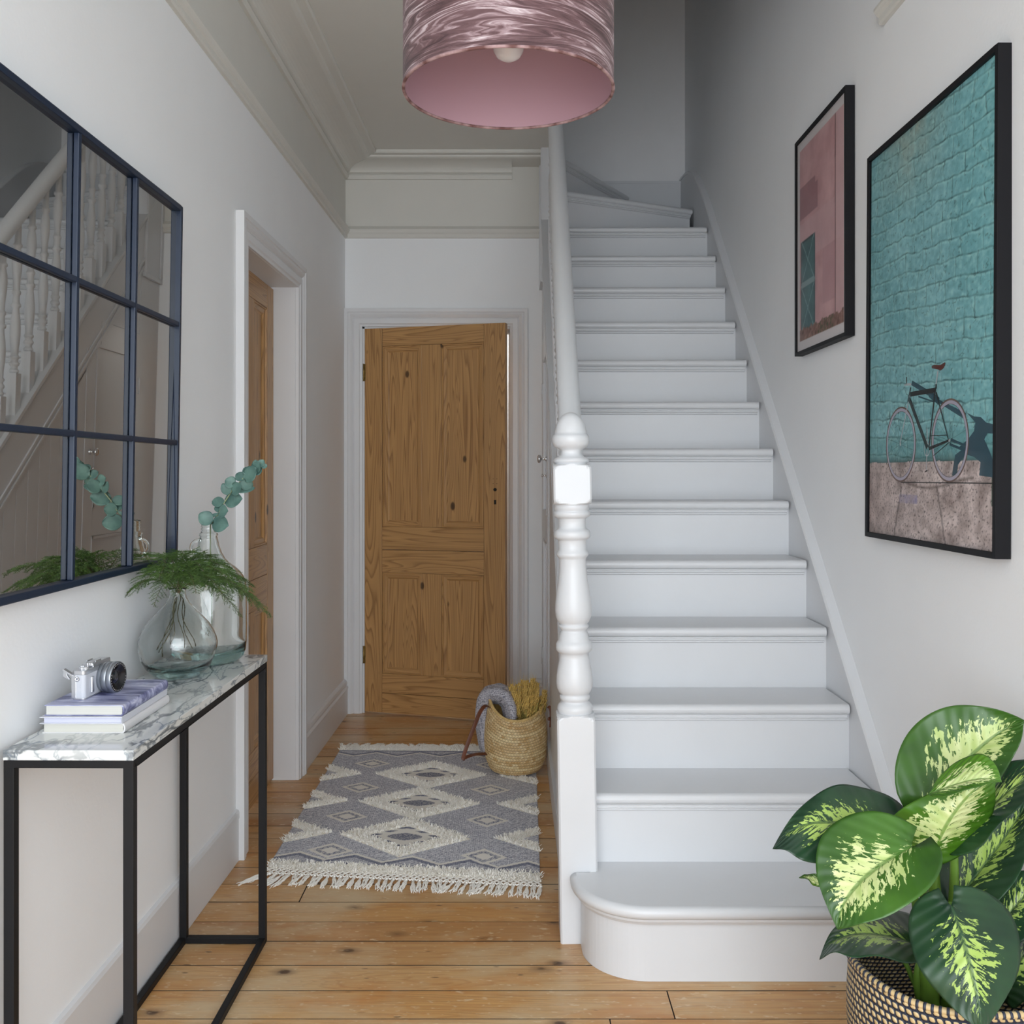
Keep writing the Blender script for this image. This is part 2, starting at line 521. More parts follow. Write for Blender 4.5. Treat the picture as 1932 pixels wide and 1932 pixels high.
mb.prism([(0,0.068),(0.135,0.072),(0.150,0.076),(0.154,0.084),(0.186,0.084),(0.192,0.090),(0.192,0.100),(0,0.100)], (0.0, YE, HC-0.100), (0,-1,0), (0,0,1), (1,0,0), 0.149, 0, 0)
mb.prism(corn, (XR, -0.1, HC-0.100), (-1,0,0), (0,0,1), (0,1,0), 2.826, 0, 0)
struct('trim_2', mb, M['ceil'])
# frieze paint: the band of wall above the picture rail is the ceiling colour
mb = MB()
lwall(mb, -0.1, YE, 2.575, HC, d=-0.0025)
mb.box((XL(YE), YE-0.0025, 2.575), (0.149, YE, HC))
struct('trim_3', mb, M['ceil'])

# baseboards
def skirt(h):
    return [(0,0),(0.018,0),(0.018,h-0.052),(0.021,h-0.050),(0.023,h-0.043),(0.019,h-0.038),(0.014,h-0.034),(0.017,h-0.022),(0.014,h-0.010),(0.006,h-0.002),(0,h)]
mb = MB()
on_left(mb, [(0,0),(0.010,0),(0.010,0.136),(0.0125,0.139),(0.0125,0.158),(0.009,0.167),(0,0.170)], 0, -0.1, 3.226); on_left(mb, skirt(0.185), 0, 4.155, YE-0.005)
struct('baseboard_left', mb, M['trim'])
mb = MB()
mb.prism(skirt(0.185), (0.080, YE, 0), (0,-1,0), (0,0,1), (1,0,0), 0.082)
struct('baseboard_end', mb, M['trim'])
mb = MB()
mb.prism(skirt(0.20), (XR, -0.1, 0), (-1,0,0), (0,0,1), (0,1,0), 2.5)
struct('baseboard_right', mb, M['trim'])

# ------------------------------------------------------------------ doors
arch = [(0,0),(0.014,0),(0.016,0.010),(0.020,0.016),(0.020,0.040),(0.016,0.046),(0.022,0.054),(0.026,0.062),(0.024,0.072),(0.028,0.076),(0.028,0.094),(0,0.094)]
# (projection, distance outward from the opening)
def architrave(mb, o, along, out, up, w, h):
    "opening width w along 'along', height h; out = projection direction"
    A = Vector(along); O = Vector(out); U = Vector(up); o = Vector(o)
    def strip(org, dirout, W, L, m0, m1):
        pts = arch; n = len(pts)
        vs = [org + O*p + dirout*q + W*(m0*q) for p, q in pts] + [org + O*p + dirout*q + W*(L + m1*q) for p, q in pts]
        fs = [(i, (i+1) % n, n+(i+1) % n, n+i) for i in range(n)] + [tuple(range(n-1,-1,-1)), tuple(range(n, 2*n))]
        mb.add(vs, fs, False)
    strip(o, -A, U, h, 0, 1)
    strip(o + A*w, A, U, h, 0, 1)
    strip(o + U*h, U, A, w, -1, 1)

def seeded(o, s):
    me = o.data
    ca = me.color_attributes.new('seed', 'FLOAT_COLOR', 'POINT')
    ca.data.foreach_set('color', [*s, 1.0] * len(me.vertices))

def door_leaf(parent, w, h, loc, rz, keyhole=True, seed=1, moulded=False):
    rnd = random.Random(seed)
    t = 0.036
    fx = [0, .128*w, .417*w, .556*w, .852*w, w]
    zt = [h, h-0.095, h-1.045, h-1.285, 0.205, 0]
    leaf = MB(); sd = []
    def bx(a, b, cur):
        leaf.cur = cur; n = len(leaf.v); leaf.box(a, b); s = (rnd.random(), rnd.random(), rnd.random()); sd.extend([s]*(len(leaf.v)-n))
    g = 0.0011
    bx((fx[0],0,0), (fx[1]-g,t,h), 0); bx((fx[4]+g,0,0), (fx[5],t,h), 0)
    bx((fx[1]+g,0.0003,zt[1]), (fx[4],t,h), 1)
    zm = (zt[2]+zt[3])/2
    bx((fx[1],0.0003,zm+g), (fx[4],t,zt[2]), 1); bx((fx[1],0.0005,zt[3]), (fx[4],t,zm-g), 1)
    bx((fx[1],0.0003,0.0), (fx[4],t,zt[4]*0.5-g), 1); bx((fx[1],0.0004,zt[4]*0.5+g), (fx[4],t,zt[4]), 1)
    bx((fx[2],0.0002,zt[2]+g), (fx[3],t,zt[1]-g), 0); bx((fx[2],0.0002,zt[4]+g), (fx[3],t,zt[3]-g), 0)
    lf = leaf.build('door_leaf', [M['pine_v'], M['pine_h']], parent, loc=loc, rot=(0,0,rz), fix=False, bevel=0.0012)
    ca = lf.data.color_attributes.new('seed', 'FLOAT_COLOR', 'POINT')
    buf = []
    for s in sd: buf += [*s, 1.0]
    ca.data.foreach_set('color', buf)
    for (xa, xb) in ((fx[1], fx[2]), (fx[3], fx[4])):
        for (za, zb) in ((zt[2], zt[1]), (zt[4], zt[3])):
            m = MB(); mw = 0.034; dp = 0.0155
            m.cur = 0
            m.box((xa, dp, za), (xb, t-dp, zb))
            prof = [(0.0008,0.003),(0.004,0.001),(0.008,0.001),(0.010,0.006),(0.026,0.008),(0.030,0.013),(mw,dp),(0.0008,dp+0.004)]
            for (o, W, D, L, cur) in (((xa,0,za),(0,0,1),(1,0,0),zb-za,0), ((xb,0,za),(0,0,1),(-1,0,0),zb-za,0), ((xa,0,za),(1,0,0),(0,0,1),xb-xa,1), ((xa,0,zb),(1,0,0),(0,0,-1),xb-xa,1)):
                m.cur = cur
                o = Vector(o); W = Vector(W); D = Vector(D); n = len(prof)
                vs = [o + D*u + Vector((0,v,0)) + W*u for u, v in prof] + [o + D*u + Vector((0,v,0)) + W*(L-u) for u, v in prof]
                m.add(vs, [(i,(i+1)%n,n+(i+1)%n,n+i) for i in range(n)] + [tuple(range(n)), tuple(range(n,2*n))], False)
            p = m.build('door_panel', [M['pine_v'], M['pine_h']], lf)
            seeded(p, (rnd.random(), rnd.random(), rnd.random()))
    # hinges on the edge of the leaf
    for hz in (0.30, h-0.23):
        hm = MB(); hm.tube([(-0.004, -0.004, hz-0.045), (-0.004, -0.004, hz+0.045)], 0.0045, 8)
        for q in (-0.045, -0.015, 0.015, 0.043): hm.tube([(-0.004,-0.004,hz+q-0.001),(-0.004,-0.004,hz+q+0.001)], 0.0056, 8)
        hm.box((-0.003, -0.0012, hz-0.045), (0.005, 0.001, hz+0.045))
        hm.build('hinge', M['brass'], lf)
    if keyhole:
        k = MB(); kx = (fx[4]+fx[5])/2 + 0.003
        k.tube([(kx, -0.0006, 1.06+0.115), (kx, 0.002, 1.06+0.115)], 0.009, 14)
        k.box((kx-0.006, -0.0006, 1.10), (kx+0.006, 0.002, 1.122))
        for dx in (-0.01, 0.01):
            for dz in (0.03, 0.055): k.tube([(kx+dx, -0.0005, 1.175+dz), (kx+dx, 0.001, 1.175+dz)], 0.0018, 6)
        k.build('keyhole', M['darkhole'], lf)
    return lf

# door_1: side door in the left wall
d1 = tag(empty('door_1', (XL(3.7), 3.685, 0)), kind='structure')
mb = MB()
ox = XL(3.7)
o0 = Vector((XL(D1A), D1A, 0)) - Vector(d1.location)
architrave(mb, o0, wl, nl, (0,0,1), D1B-D1A, D1H)
mb.build('architrave', M['trim'], d1, bevel=0.0008)
mb = MB()
y0, y1 = D1A - d1.location.y, D1B - d1.location.y
mb.box((-0.30, y0-0.001, 0), (0.004, y0+0.022, D1H)); mb.box((-0.30, y1-0.022+0.02, 0), (0.004, y1+0.02, D1H)); mb.box((-0.30, y0, D1H-0.001), (0.004, y1+0.02, D1H+0.02))
mb.box((-0.30, y1-0.012, 0), (-0.112, y1+0.006, D1H)); 
mb.build('door_lining', M['trim'], d1, bevel=0.001)
door_leaf(d1, D1B-D1A-0.03, 2.02, (-0.078, y0+0.024, 0.010), R(90.6), keyhole=False, seed=5)

# door_2: pine door at the end of the hall, standing ajar
d2 = tag(empty('door_2', ((D2A+D2B)/2, YE, 0)), kind='structure')
mb = MB()
architrave(mb, Vector((D2A, YE, 0)) - Vector(d2.location), (1,0,0), (0,-1,0), (0,0,1), D2B-D2A, D2H)
mb.build('architrave', M['trim'], d2, bevel=0.0008)
mb = MB()
xa, xb = D2A - d2.location.x, D2B - d2.location.x
mb.box((xa-0.001, -0.002, 0), (xa+0.012, 0.16, D2H)); mb.box((xb-0.003, -0.002, 0), (xb+0.001, 0.16, D2H)); mb.box((xa, -0.002, D2H-0.012), (xb, 0.16, D2H+0.001))
mb.box((xb-0.008, 0.05, 0), (xb, 0.09, D2H-0.01)); mb.box((xa+0.011, 0.05, 0), (xa+0.024, 0.09, D2H-0.01)); mb.box((xa, 0.05, D2H-0.03), (xb, 0.09, D2H-0.01))
mb.build('door_lining', M['trim'], d2, bevel=0.001)
door_leaf(d2, 0.776, 2.022, (xa+0.014, -0.012, 0.012), R(-16.2), keyhole=True, seed=11)

# ================================================================== STAIRCASE
stairs = tag(empty('staircase', (0.6, 2.45, 0)), 'white painted staircase with a turned newel post rising along the right wall', 'staircase')
S0 = Vector(stairs.location)
def sb(mb, name, m=None, parent=None, **kw):
    o = mb.build(name, m or M['stair'], None, **kw)
    o.parent = parent or stairs
    o.matrix_parent_inverse = Matrix.Translation(-S0) if not parent else Matrix.Identity(4)
    return o

def tread_profile():
    p = []
    r = 0.0155
    for i in range(9):
        a = PI/2 - PI*i/8
        p.append((-0.0 + r - r*math.cos(a - 0) if False else r - r*math.cos(PI/2 - abs(PI/2 - PI*i/8)) , r*math.cos(PI*i/8) - r))
    return p
def nose_poly(depth):
    "profile (y back from the nosing, z relative to the tread top)"
    r = 0.0155; p = [(depth, 0)]
    for i in range(11):
        a = PI*i/10
        p.append((r - r*math.sin(a), r*math.cos(a) - r))
    p += [(depth, -2*r)]
    return p
def scotia_poly():
    # below the nosing: two small beads
    return [(0.030,-0.031),(0.011,-0.031),(0.011,-0.035),(0.014,-0.0365),(0.012,-0.040),(0.0145,-0.043),(0.019,-0.0445),(0.018,-0.048),(0.022,-0.051),(0.030,-0.052)]
XT0, XT1 = 0.20, 1.000
nos = {}
for s in range(2, 14):
    y = Y11 + (s-2)*going; z = s*rise; nos[s] = y
    mb = MB()
    dep = going + 0.04 if s < 13 else 0.4
    if s < 13: mb.prism(nose_poly(dep), (XT0, y, z), (0,1,0), (0,0,1), (1,0,0), XT1-XT0, smooth=False)
    else: mb.prism(nose_poly(dep), (XT0, y, z), (0,1,0), (0,0,1), (1,0,0), XT1-XT0)
    o = sb(mb, 'tread', bevel=0.0015)
    mb = MB()
    mb.box((XT0, y+0.027, z-rise-0.01), (XT1+0.008, y+0.045, z-0.025))
    mb.prism(scotia_poly(), (XT0, y, z), (0,1,0), (0,0,1), (1,0,0), XT1-XT0-0.004)
    sb(mb, 'riser', bevel=0.0006)
# bullnose bottom step
def bull_path(off, n=18):
    cx, cy, r = 0.346, 2.610, 0.190
    pts = [(1.000, 2.420+off)]
    for i in range(n+1):
        a = PI/2*i/n
        pts.append((cx - (r-off)*math.sin(a), cy - (r-off)*math.cos(a)))
    pts += [(0.156+off, 2.640), (0.21, 2.640), (0.21, 2.76), (1.000, 2.76)]
    return pts
def layered(mb, layers, smooth=True):
    rows = [[(x, y, z) for x, y in bull_path(off)] for off, z in layers]
    n = len(rows[0])
    vs = [v for r_ in rows for v in r_]
    fs = []
    for i in range(len(rows)-1):
        for k in range(n):
            k2 = (k+1) % n
            fs.append((i*n+k, i*n+k2, (i+1)*n+k2, (i+1)*n+k))
    mb.add(vs, fs, smooth)
    mb.add(rows[0], [tuple(range(n-1,-1,-1))], False); mb.add(rows[-1], [tuple(range(n))], False)
mb = MB()
r_ = 0.0165
layered(mb, [(r_ - r_*math.sin(PI*i/10), rise - r_ - r_*math.cos(PI*i/10)) for i in range(11)])
bt = sb(mb, 'tread'); tag(bt, 'rounded bullnose bottom tread')
mb = MB()
layered(mb, [(0.046, 0.0), (0.030, 0.0), (0.030, rise-0.052), (0.022, rise-0.050), (0.018, rise-0.044), (0.014, rise-0.040), (0.012, rise-0.033)], False)
bt = sb(mb, 'riser'); tag(bt, 'curved bottom riser')
# winders
piv = Vector((0.205, 5.02))
def winder(z, ex, ey, corner=None):
    a = piv; b = Vector((ex, ey)); d = (b-a).normalized(); n = Vector((-d.y, d.x))
    L = (b-a).length
    poly = nose_poly(0.9 if False else 0.05)
    mb = MB()
    mb.prism(nose_poly(0.06), (a.x, a.y, z), (n.x, n.y, 0), (0,0,1), (d.x, d.y, 0), L)
    return mb, a, b, d, n, L
for s, ex, ey in ((14, 0.998, 5.415), (15, 0.70, YB-0.02), (16, 0.21, YB-0.02)):
    z = s*rise
    mb, a, b, d, n, L = winder(z, ex, ey)
    # flat of the winder behind its nosing
    q = [(a.x, a.y), (b.x, b.y)]
    if s == 14: q += [(1.0, YB-0.01), (0.2, YB-0.01)]
    elif s == 15: q += [(0.2, YB-0.01)]
    else: q = None
    if q:
        q3 = [(x + n.x*0.016, y + n.y*0.016, z-0.001) for x, y in q[:2]] + [(x, y, z-0.001) for x, y in q[2:]]
        q4 = [(x, y, zz-0.028) for x, y, zz in q3]; k = len(q3)
        mb.add(q3 + q4, [tuple(range(k)), tuple(range(2*k-1, k-1, -1))] + [(i, i+k, (i+1) % k + k, (i+1) % k) for i in range(k)], False)
    sb(mb, 'winder_tread', bevel=0.001)
    mb = MB()
    o3 = Vector((a.x, a.y, 0)); N = Vector((n.x, n.y, 0)); D = Vector((d.x, d.y, 0))
    mb.prism([(0.027, z-rise-0.01), (0.045, z-rise-0.01), (0.045, z-0.025), (0.027, z-0.025)], o3, N, (0,0,1), D, L)
    mb.prism(scotia_poly(), o3 + Vector((0,0,z)), N, (0,0,1), D, L-0.004)
    sb(mb, 'winder_riser')
# wall string (right)
mb = MB()
def cap_line(y): return 0.380 + 0.927*(y-2.625)
top = [(2.30, 0.075), (2.36, cap_line(2.36))] + [(y, cap_line(y)) for y in (2.6, 3.4, 4.2, 5.1)]
for y, h in ((5.2, 2.755), (5.3, 2.835), (5.4, 2.905), (5.5, 2.958), (5.6, 2.992), (5.7, 3.012), (5.80, 3.022), (YB, 3.025)): top.append((y, h))
poly = top + [(YB, 2.4), (5.1, 2.3), (2.7, 0.0), (2.30, 0.0)]
mb.prism(poly, (1.006, 0, 0), (0,1,0), (0,0,1), (1,0,0), XR-1.006)
# cap bead along the top edge
cap = [Vector((1.0185, y, h+0.002)) for y, h in top[1:]]
n0 = len(cap)
vs = []
for p in cap: vs += [(1.000, p.y, p.z-0.014), (1.000, p.y, p.z-0.002), (1.006, p.y, p.z+0.004), (XR, p.y, p.z+0.004), (XR, p.y, p.z-0.014)]
fs = [(i*5+k, i*5+(k+1) % 5, (i+1)*5+(k+1) % 5, (i+1)*5+k) for i in range(n0-1) for k in range(5)] + [(0,1,2,3,4)]
mb.add(vs, fs, False)
sb(mb, 'wall_string')
mb = MB()
mb.box((0.2, YB-0.022, 2.5), (1.006, YB, 3.0)); mb.box((0.2, YB-0.027, 2.996), (1.006, YB, 3.012))
sb(mb, 'landing_skirting')

# newel post, leaning very slightly
NX, NY = 0.183, 2.697
newel = empty('newel_post', Vector((NX, NY, 0)) - S0, (0, R(-0.9), 0), stairs)
def rz(z): return z*0.000483
def hz(z): return 1.464 - z*0.000483
mb = MB()
hw = 0.0515
prof_top = [(0,53),(16,56),(35,64),(56,82),(72,105),(84,135),(91,165),(93,180),(100,183),(106,198),(107,215),(101,238),(88,254),(64,266),(60,270),(57,282),(60,296),(72,304),(75,308),(90,314),(101,326),(101,336),(92,343),(92,349)]
prof_mid = [(96,577),(98,584),(98,610),(94,613),(103,620),(105,630),(103,642),(92,652),(80,656),(80,662),(77,668),(77,708),(84,718),(98,726),(104,742),(104,758),(98,770),(84,777),(80,784),(79,836),(86,846),(91,858),(90,868),(82,878),(78,884),(76,890),(78,950),(84,1010),(96,1080),(103,1140),(105,1180),(101,1215),(88,1245),(76,1258),(84,1263),(86,1270),(82,1280),(72,1288),(72,1298),(79,1305),(80,1316),(84,1322),(86,1345),(93,1355),(102,1368),(104,1388),(102,1405),(90,1417),(82,1424),(84,1450),(94,1500),(102,1545),(105,1585),(101,1620),(90,1645),(78,1655),(85,1661),(87,1672),(84,1684),(76,1690),(76,1698),(88,1706),(98,1722),(102,1738),(98,1752),(96,1760)]
mb.lathe([(rz(a), hz(z)) for a, z in prof_top], 40)
mb.lathe([(rz(a), hz(z)) for a, z in prof_mid], 40)
def sqblock(mb, z0, z1, hw, e0, e1, seg=64):
    rows = []
    zs = [0, .004, .009, .015, .022, .03]
    lev = []
    for q in zs:
        t = q/0.03; Rr = hw*1.01 + (hw*1.43-hw*1.01)*math.sqrt(max(0, 1-(1-t)**2))
        lev.append((z0+q, Rr if e0 else hw*2))
    for q in reversed(zs):
        t = q/0.03; Rr = hw*1.01 + (hw*1.43-hw*1.01)*math.sqrt(max(0, 1-(1-t)**2))
        lev.append((z1-q, Rr if e1 else hw*2))
    vs = []
    for z, Rr in lev:
        for k in range(seg):
            a = 2*PI*(k+0.5)/seg
            sq = hw/max(abs(math.cos(a)), abs(math.sin(a)))
            rr = min(sq, Rr, hw*1.38)
            vs.append((rr*math.cos(a), rr*math.sin(a), z))
    n = len(lev)
    fs = [(i*seg+k, i*seg+(k+1) % seg, (i+1)*seg+(k+1) % seg, (i+1)*seg+k) for i in range(n-1) for k in range(seg)]
    fs += [tuple(range(seg-1,-1,-1)), tuple(range((n-1)*seg, n*seg))]
    mb.add(vs, fs, False)
sqblock(mb, hz(577), hz(349), hw, True, True)
sqblock(mb, 0.0, hz(1760), hw, False, True)
mb.build('newel_shaft', M['stair'], newel)

# handrail
mb = MB()
ra = Vector((0.168, 2.73, 1.262)); rb = Vector((0.206, 4.93, 1.262+0.917*2.20))
n = 14
pts = [ra.lerp(rb, i/n) for i in range(n+1)]
rad = 0.0335
vs = []; seg = 20
d = (rb-ra).normalized(); xx = d.cross(Vector((0,0,1))).normalized(); zz = xx.cross(d)
for p in pts:
    for k in range(seg):
        a = 2*PI*k/seg
        c_, s_ = math.cos(a), math.sin(a)
        rx = 0.0345*c_; rz_ = 0.030*s_ if s_ > 0 else 0.026*s_
        if s_ < -0.6: rx *= 0.9
        vs.append(p + xx*rx + zz*rz_)
fs = [(i*seg+k, i*seg+(k+1) % seg, (i+1)*seg+(k+1) % seg, (i+1)*seg+k) for i in range(n) for k in range(seg)]
mb.add(vs, fs, True); mb.add(vs[:seg], [tuple(range(seg))]); mb.add(vs[-seg:], [tuple(range(seg))])
sb(mb, 'handrail')
# outer string with capping
XS = 0.163
def sline(y): return 0.39 + 0.917*(y-Y11)
mb = MB()
y0, y1 = 2.745, 5.15
mb.prism([(y0, sline(y0)+0.045), (y1, sline(y1)+0.045), (y1, sline(y1)-0.235), (y0, sline(y0)-0.235)], (XS-0.004, 0, 0), (0,1,0), (0,0,1), (1,0,0), 0.040)
# capping
mb.prism([(y0, sline(y0)+0.045), (y1, sline(y1)+0.045), (y1, sline(y1)+0.066), (y0, sline(y0)+0.066)], (XS-0.016, 0, 0), (0,1,0), (0,0,1), (1,0,0), 0.064)
mb.prism([(y0, sline(y0)+0.020), (y1, sline(y1)+0.020), (y1, sline(y1)+0.032), (y0, sline(y0)+0.032)], (XS-0.009, 0, 0), (0,1,0), (0,0,1), (1,0,0), 0.02)
for dz in (-0.17, -0.205):
    mb.prism([(y0, sline(y0)+dz), (y1, sline(y1)+dz), (y1, sline(y1)+dz+0.014), (y0, sline(y0)+dz+0.014)], (XS-0.010, 0, 0), (0,1,0), (0,0,1), (1,0,0), 0.02)
sb(mb, 'outer_string', bevel=0.001)
# balusters, two to a tread
def baluster_mesh():
    mb = MB()
    Ht = 0.86
    mb.box((-0.019,-0.019,-0.04), (0.019,0.019,0.17))
    prof = [(0.012,0.17),(0.017,0.176),(0.018,0.184),(0.013,0.190),(0.0125,0.20),(0.018,0.208),(0.019,0.216),(0.014,0.224),(0.0135,0.232),(0.018,0.238),(0.018,0.246),(0.0135,0.252),
            (0.0145,0.28),(0.0185,0.33),(0.0195,0.37),(0.017,0.41),(0.0125,0.45),(0.012,0.462),(0.018,0.470),(0.0185,0.480),(0.013,0.488),(0.0125,0.52),(0.0165,0.528),(0.0165,0.538),(0.0115,0.545),(0.0125,0.58),(0.017,0.63),(0.0185,0.67),(0.016,0.705),(0.0115,0.73),(0.017,0.738),(0.017,0.748),(0.012,0.755),(0.0115,Ht)]
    mb.lathe(prof, 14)
    return mb
b0 = None
for i in range(19):
    y = 2.845 + i*going/2
    base = sline(y) + 0.066
    rail = 1.262 + 0.917*(y-2.73)
    xo = 0.176 + 0.019*(y-2.8)/2.0
    if b0 is None:
        b0 = baluster_mesh().build('baluster', M['stair'], stairs); bo = b0
    else:
        bo = b0.copy(); COL.objects.link(bo); bo.parent = stairs
    bo.location = Vector((xo, y, base)) - S0
    bo.scale = (1, 1, (rail-0.02-base)/0.86)
# panelled spandrel under the string, with the cupboard door
mb = MB()
CY0, CY1, CZ = 4.37, 4.95, 1.94
g = 0.0025
def und(y): return sline(y) - 0.225
def spand(ya, yb, za_fn, x=XS, zb=None):
    mb.prism([(ya, 0.0 if zb is None else zb), (yb, 0.0 if zb is None else zb), (yb, za_fn(yb)), (ya, za_fn(ya))], (x, 0, 0), (0,1,0), (0,0,1), (1,0,0), 0.025)
y = 2.748
while y < 4.28:
    y2 = min(y+0.088, 4.285)
    spand(y+0.0015, y2-0.0015, und); spand(y, y2, und, XS+0.004)
    y = y2
spand(4.285, CY0-g, und, XS-0.004); spand(CY1+g, YE-0.002, und, XS-0.004)
spand(CY0-g, CY1+g, und, XS-0.002, CZ+g); 
mb.box((XS+0.012, CY0-0.01, 0), (XS+0.024, CY1+0.01, CZ+0.02))
# base board along the boards
mb.box((XS-0.012, 2.75, 0), (XS+0.01, 4.285, 0.11))
sb(mb, 'under_stair_panelling', bevel=0.0006)
cd = MB()
poly = [(CY0, 0.012), (CY1, 0.012), (CY1, CZ), (CY0+0.14, CZ), (CY0, CZ-0.14)]
# door frame with a sunk panel
cd.prism(poly, (XS+0.003, 0, 0), (0,1,0), (0,0,1), (1,0,0), 0.02)
for a, b in (((CY0,0.012),(CY0+0.095,CZ-0.14)), ((CY1-0.095,0.012),(CY1,CZ)), ((CY0+0.095,0.012),(CY1-0.095,0.16)), ((CY0+0.095,0.95),(CY1-0.095,1.08)), ((CY0+0.14,CZ-0.11),(CY1-0.095,CZ))):
    cd.box((XS-0.006, a[0], a[1]), (XS+0.004, b[0], b[1]))
for za, zb in ((0.16, 0.95), (1.08, CZ-0.11)):
    a, b = CY0+0.095, CY1-0.095
    for (p, q) in (((a,za),(a+0.014,zb)), ((b-0.014,za),(b,zb)), ((a,za),(b,za+0.014)), ((a,zb-0.014),(b,zb))):
        cd.box((XS-0.0085, p[0], p[1]), (XS+0.004, q[0], q[1]))
cdo = sb(cd, 'cupboard_door', bevel=0.0008)
kb = MB()
kz = 1.335; ky = CY0+0.045
kb.lathe([(0.0,0),(0.010,0.001),(0.013,0.004),(0.006,0.008),(0.0045,0.020),(0.006,0.024),(0.016,0.028),(0.019,0.034),(0.017,0.040),(0.010,0.043),(0,0.044)], 16)
ko = kb.build('knob', M['chrome'], cdo, loc=(XS-0.006, ky, kz), rot=(0, R(-90), 0))
kb = MB(); kb.lathe([(0,0),(0.010,0.001),(0.010,0.003),(0.004,0.005),(0.004,0.016),(0.007,0.019),(0.007,0.024),(0,0.026)], 12)
kb.build('latch', M['chrome'], cdo, loc=(XS-0.006, ky, kz-0.075), rot=(0, R(-90), 0))
for hzv in (0.35, 1.68):
    kb = MB(); kb.tube([(XS-0.009, CY1+0.001, hzv-0.04), (XS-0.009, CY1+0.001, hzv+0.04)], 0.005, 8)
    kb.box((XS-0.008, CY1-0.016, hzv-0.04), (XS-0.005, CY1+0.016, hzv+0.04))
    for q in (-0.04, -0.012, 0.012, 0.04): kb.tube([(XS-0.009, CY1+0.001, hzv+q-0.001), (XS-0.009, CY1+0.001, hzv+q+0.001)], 0.0062, 8)
    kb.build('hinge', M['stair'], cdo)
# boxed drop of the upper newel beside the end wall
mb = MB()
mb.box((0.150, 4.98, 2.262), (0.235, YE-0.001, 3.35)); mb.box((0.143, 4.965, 2.240), (0.242, YE-0.001, 2.262))
mb.box((0.143, YE-0.03, 2.262), (0.152, YE-0.002, 2.95)); mb.box((0.146, 4.985, 2.262), (0.152, 5.02, 2.95))
sb(mb, 'newel_drop', bevel=0.002)
mb = MB(); mb.box((0.19, 2.74, HC-0.012), (0.222, 5.0, HC+0.26)); sb(mb, 'well_apron')
# ================================================================== LAMP
def velvet():
    t = NT('crushed_pink_velvet')
    # crushed pile: long swirls running round the drum
    tc = t.new('ShaderNodeTexCoord')
    sx = t.new('ShaderNodeSeparateXYZ'); t.link(tc.outputs['UV'], sx.inputs[0])
    cb = t.new('ShaderNodeCombineXYZ')
    t.link(t.math('MULTIPLY', sx.outputs[0], 5.0), cb.inputs[0]); t.link(t.math('MULTIPLY', sx.outputs[1], 9.0), cb.inputs[1])
    warp = t.noise(cb.outputs[0], 0.55, 3, 0.5, out='Color')
    ad = t.new('ShaderNodeVectorMath', operation='MULTIPLY_ADD'); t.link(warp, ad.inputs[0]); ad.inputs[1].default_value = (1.6, 4.2, 0); t.link(cb.outputs[0], ad.inputs[2])
    n = t.noise(ad.outputs[0], 1.15, 7, 0.62, 0.3)
    cb2 = t.new('ShaderNodeVectorMath', operation='MULTIPLY'); t.link(ad.outputs[0], cb2.inputs[0]); cb2.inputs[1].default_value = (1.6, 5.0, 1)
    n2 = t.noise(cb2.outputs[0], 1.5, 6, 0.6)
    mx = t.math('ADD', t.math('MULTIPLY', n, 0.55), t.math('MULTIPLY', n2, 0.5))
    c = t.ramp(mx, [(0.42, (0.050, 0.022, 0.024)), (0.53, (0.120, 0.062, 0.066)), (0.585, (0.28, 0.19, 0.20)), (0.66, (0.60, 0.51, 0.52))])
    t.set(Base_Color=c, Roughness=0.8)
    t.b.inputs['Sheen Weight'].default_value = 0.08
    t.bump(mx, 0.004, 0.7)
    return t.m
M['velvet'] = velvet()
def lining():
    t = NT('pink_shade_lining')
    t.set(Base_Color=(0.42, 0.255, 0.295), Roughness=0.55)
    t.b.inputs['Subsurface Weight'].default_value = 0.0
    return t.m
M['lining'] = lining()
LC = Vector((-0.0068, 1.868, 1.996))
lamp = tag(empty('pendant_lamp', LC), 'large drum pendant lamp in crushed pink velvet with a pink lining, hanging overhead', 'lamp')
mb = MB(); SR, SH = 0.2, 0.30
def shell(u, v):
    a = 2*PI*u + PI/2
    return (SR*math.cos(a), SR*math.sin(a), SH*v)
mb.grid(shell, 96, 12)
mb.build('lamp_shade', M['velvet'], lamp, fix=False)
mb = MB(); mb.lathe([(SR-0.0028, 0.002), (SR-0.0028, SH-0.002)], 96)
mb.build('shade_lining', M['lining'], lamp)
mb = MB()
pts = [(SR*math.cos(2*PI*k/96), SR*math.sin(2*PI*k/96), 0.001) for k in range(97)]
mb.grid(lambda u, v: ((SR-0.0012+0.0032*math.cos(2*PI*v))*math.cos(2*PI*u), (SR-0.0012+0.0032*math.cos(2*PI*v))*math.sin(2*PI*u), 0.001+0.0030*math.sin(2*PI*v)), 96, 8)
def trimm():
    t = NT('velvet_edge_roll')
    n = t.noise(t.coord('Object', scale=(1,1,1)), 30, 4)
    t.set(Base_Color=t.ramp(n, [(0.4, (0.13, 0.055, 0.05)), (0.6, (0.40, 0.26, 0.26))]), Roughness=0.8)
    return t.m
mb.build('bottom_trim', trimm(), lamp, fix=False)
mb = MB(); mb.grid(lambda u, v: ((SR-0.0012+0.0032*math.cos(2*PI*v))*math.cos(2*PI*u), (SR-0.0012+0.0032*math.cos(2*PI*v))*math.sin(2*PI*u), SH+0.003*math.sin(2*PI*v)), 96, 8)
mb.build('top_trim', bpy.data.materials['velvet_edge_roll'], lamp, fix=False)
mb = MB()
mb.lathe([(0.0, 0.060), (0.012, 0.0615), (0.022, 0.067), (0.0285, 0.078), (0.030, 0.090), (0.0285, 0.102), (0.022, 0.116), (0.016, 0.130), (0.013, 0.145), (0.013, 0.155), (0, 0.155)], 24)
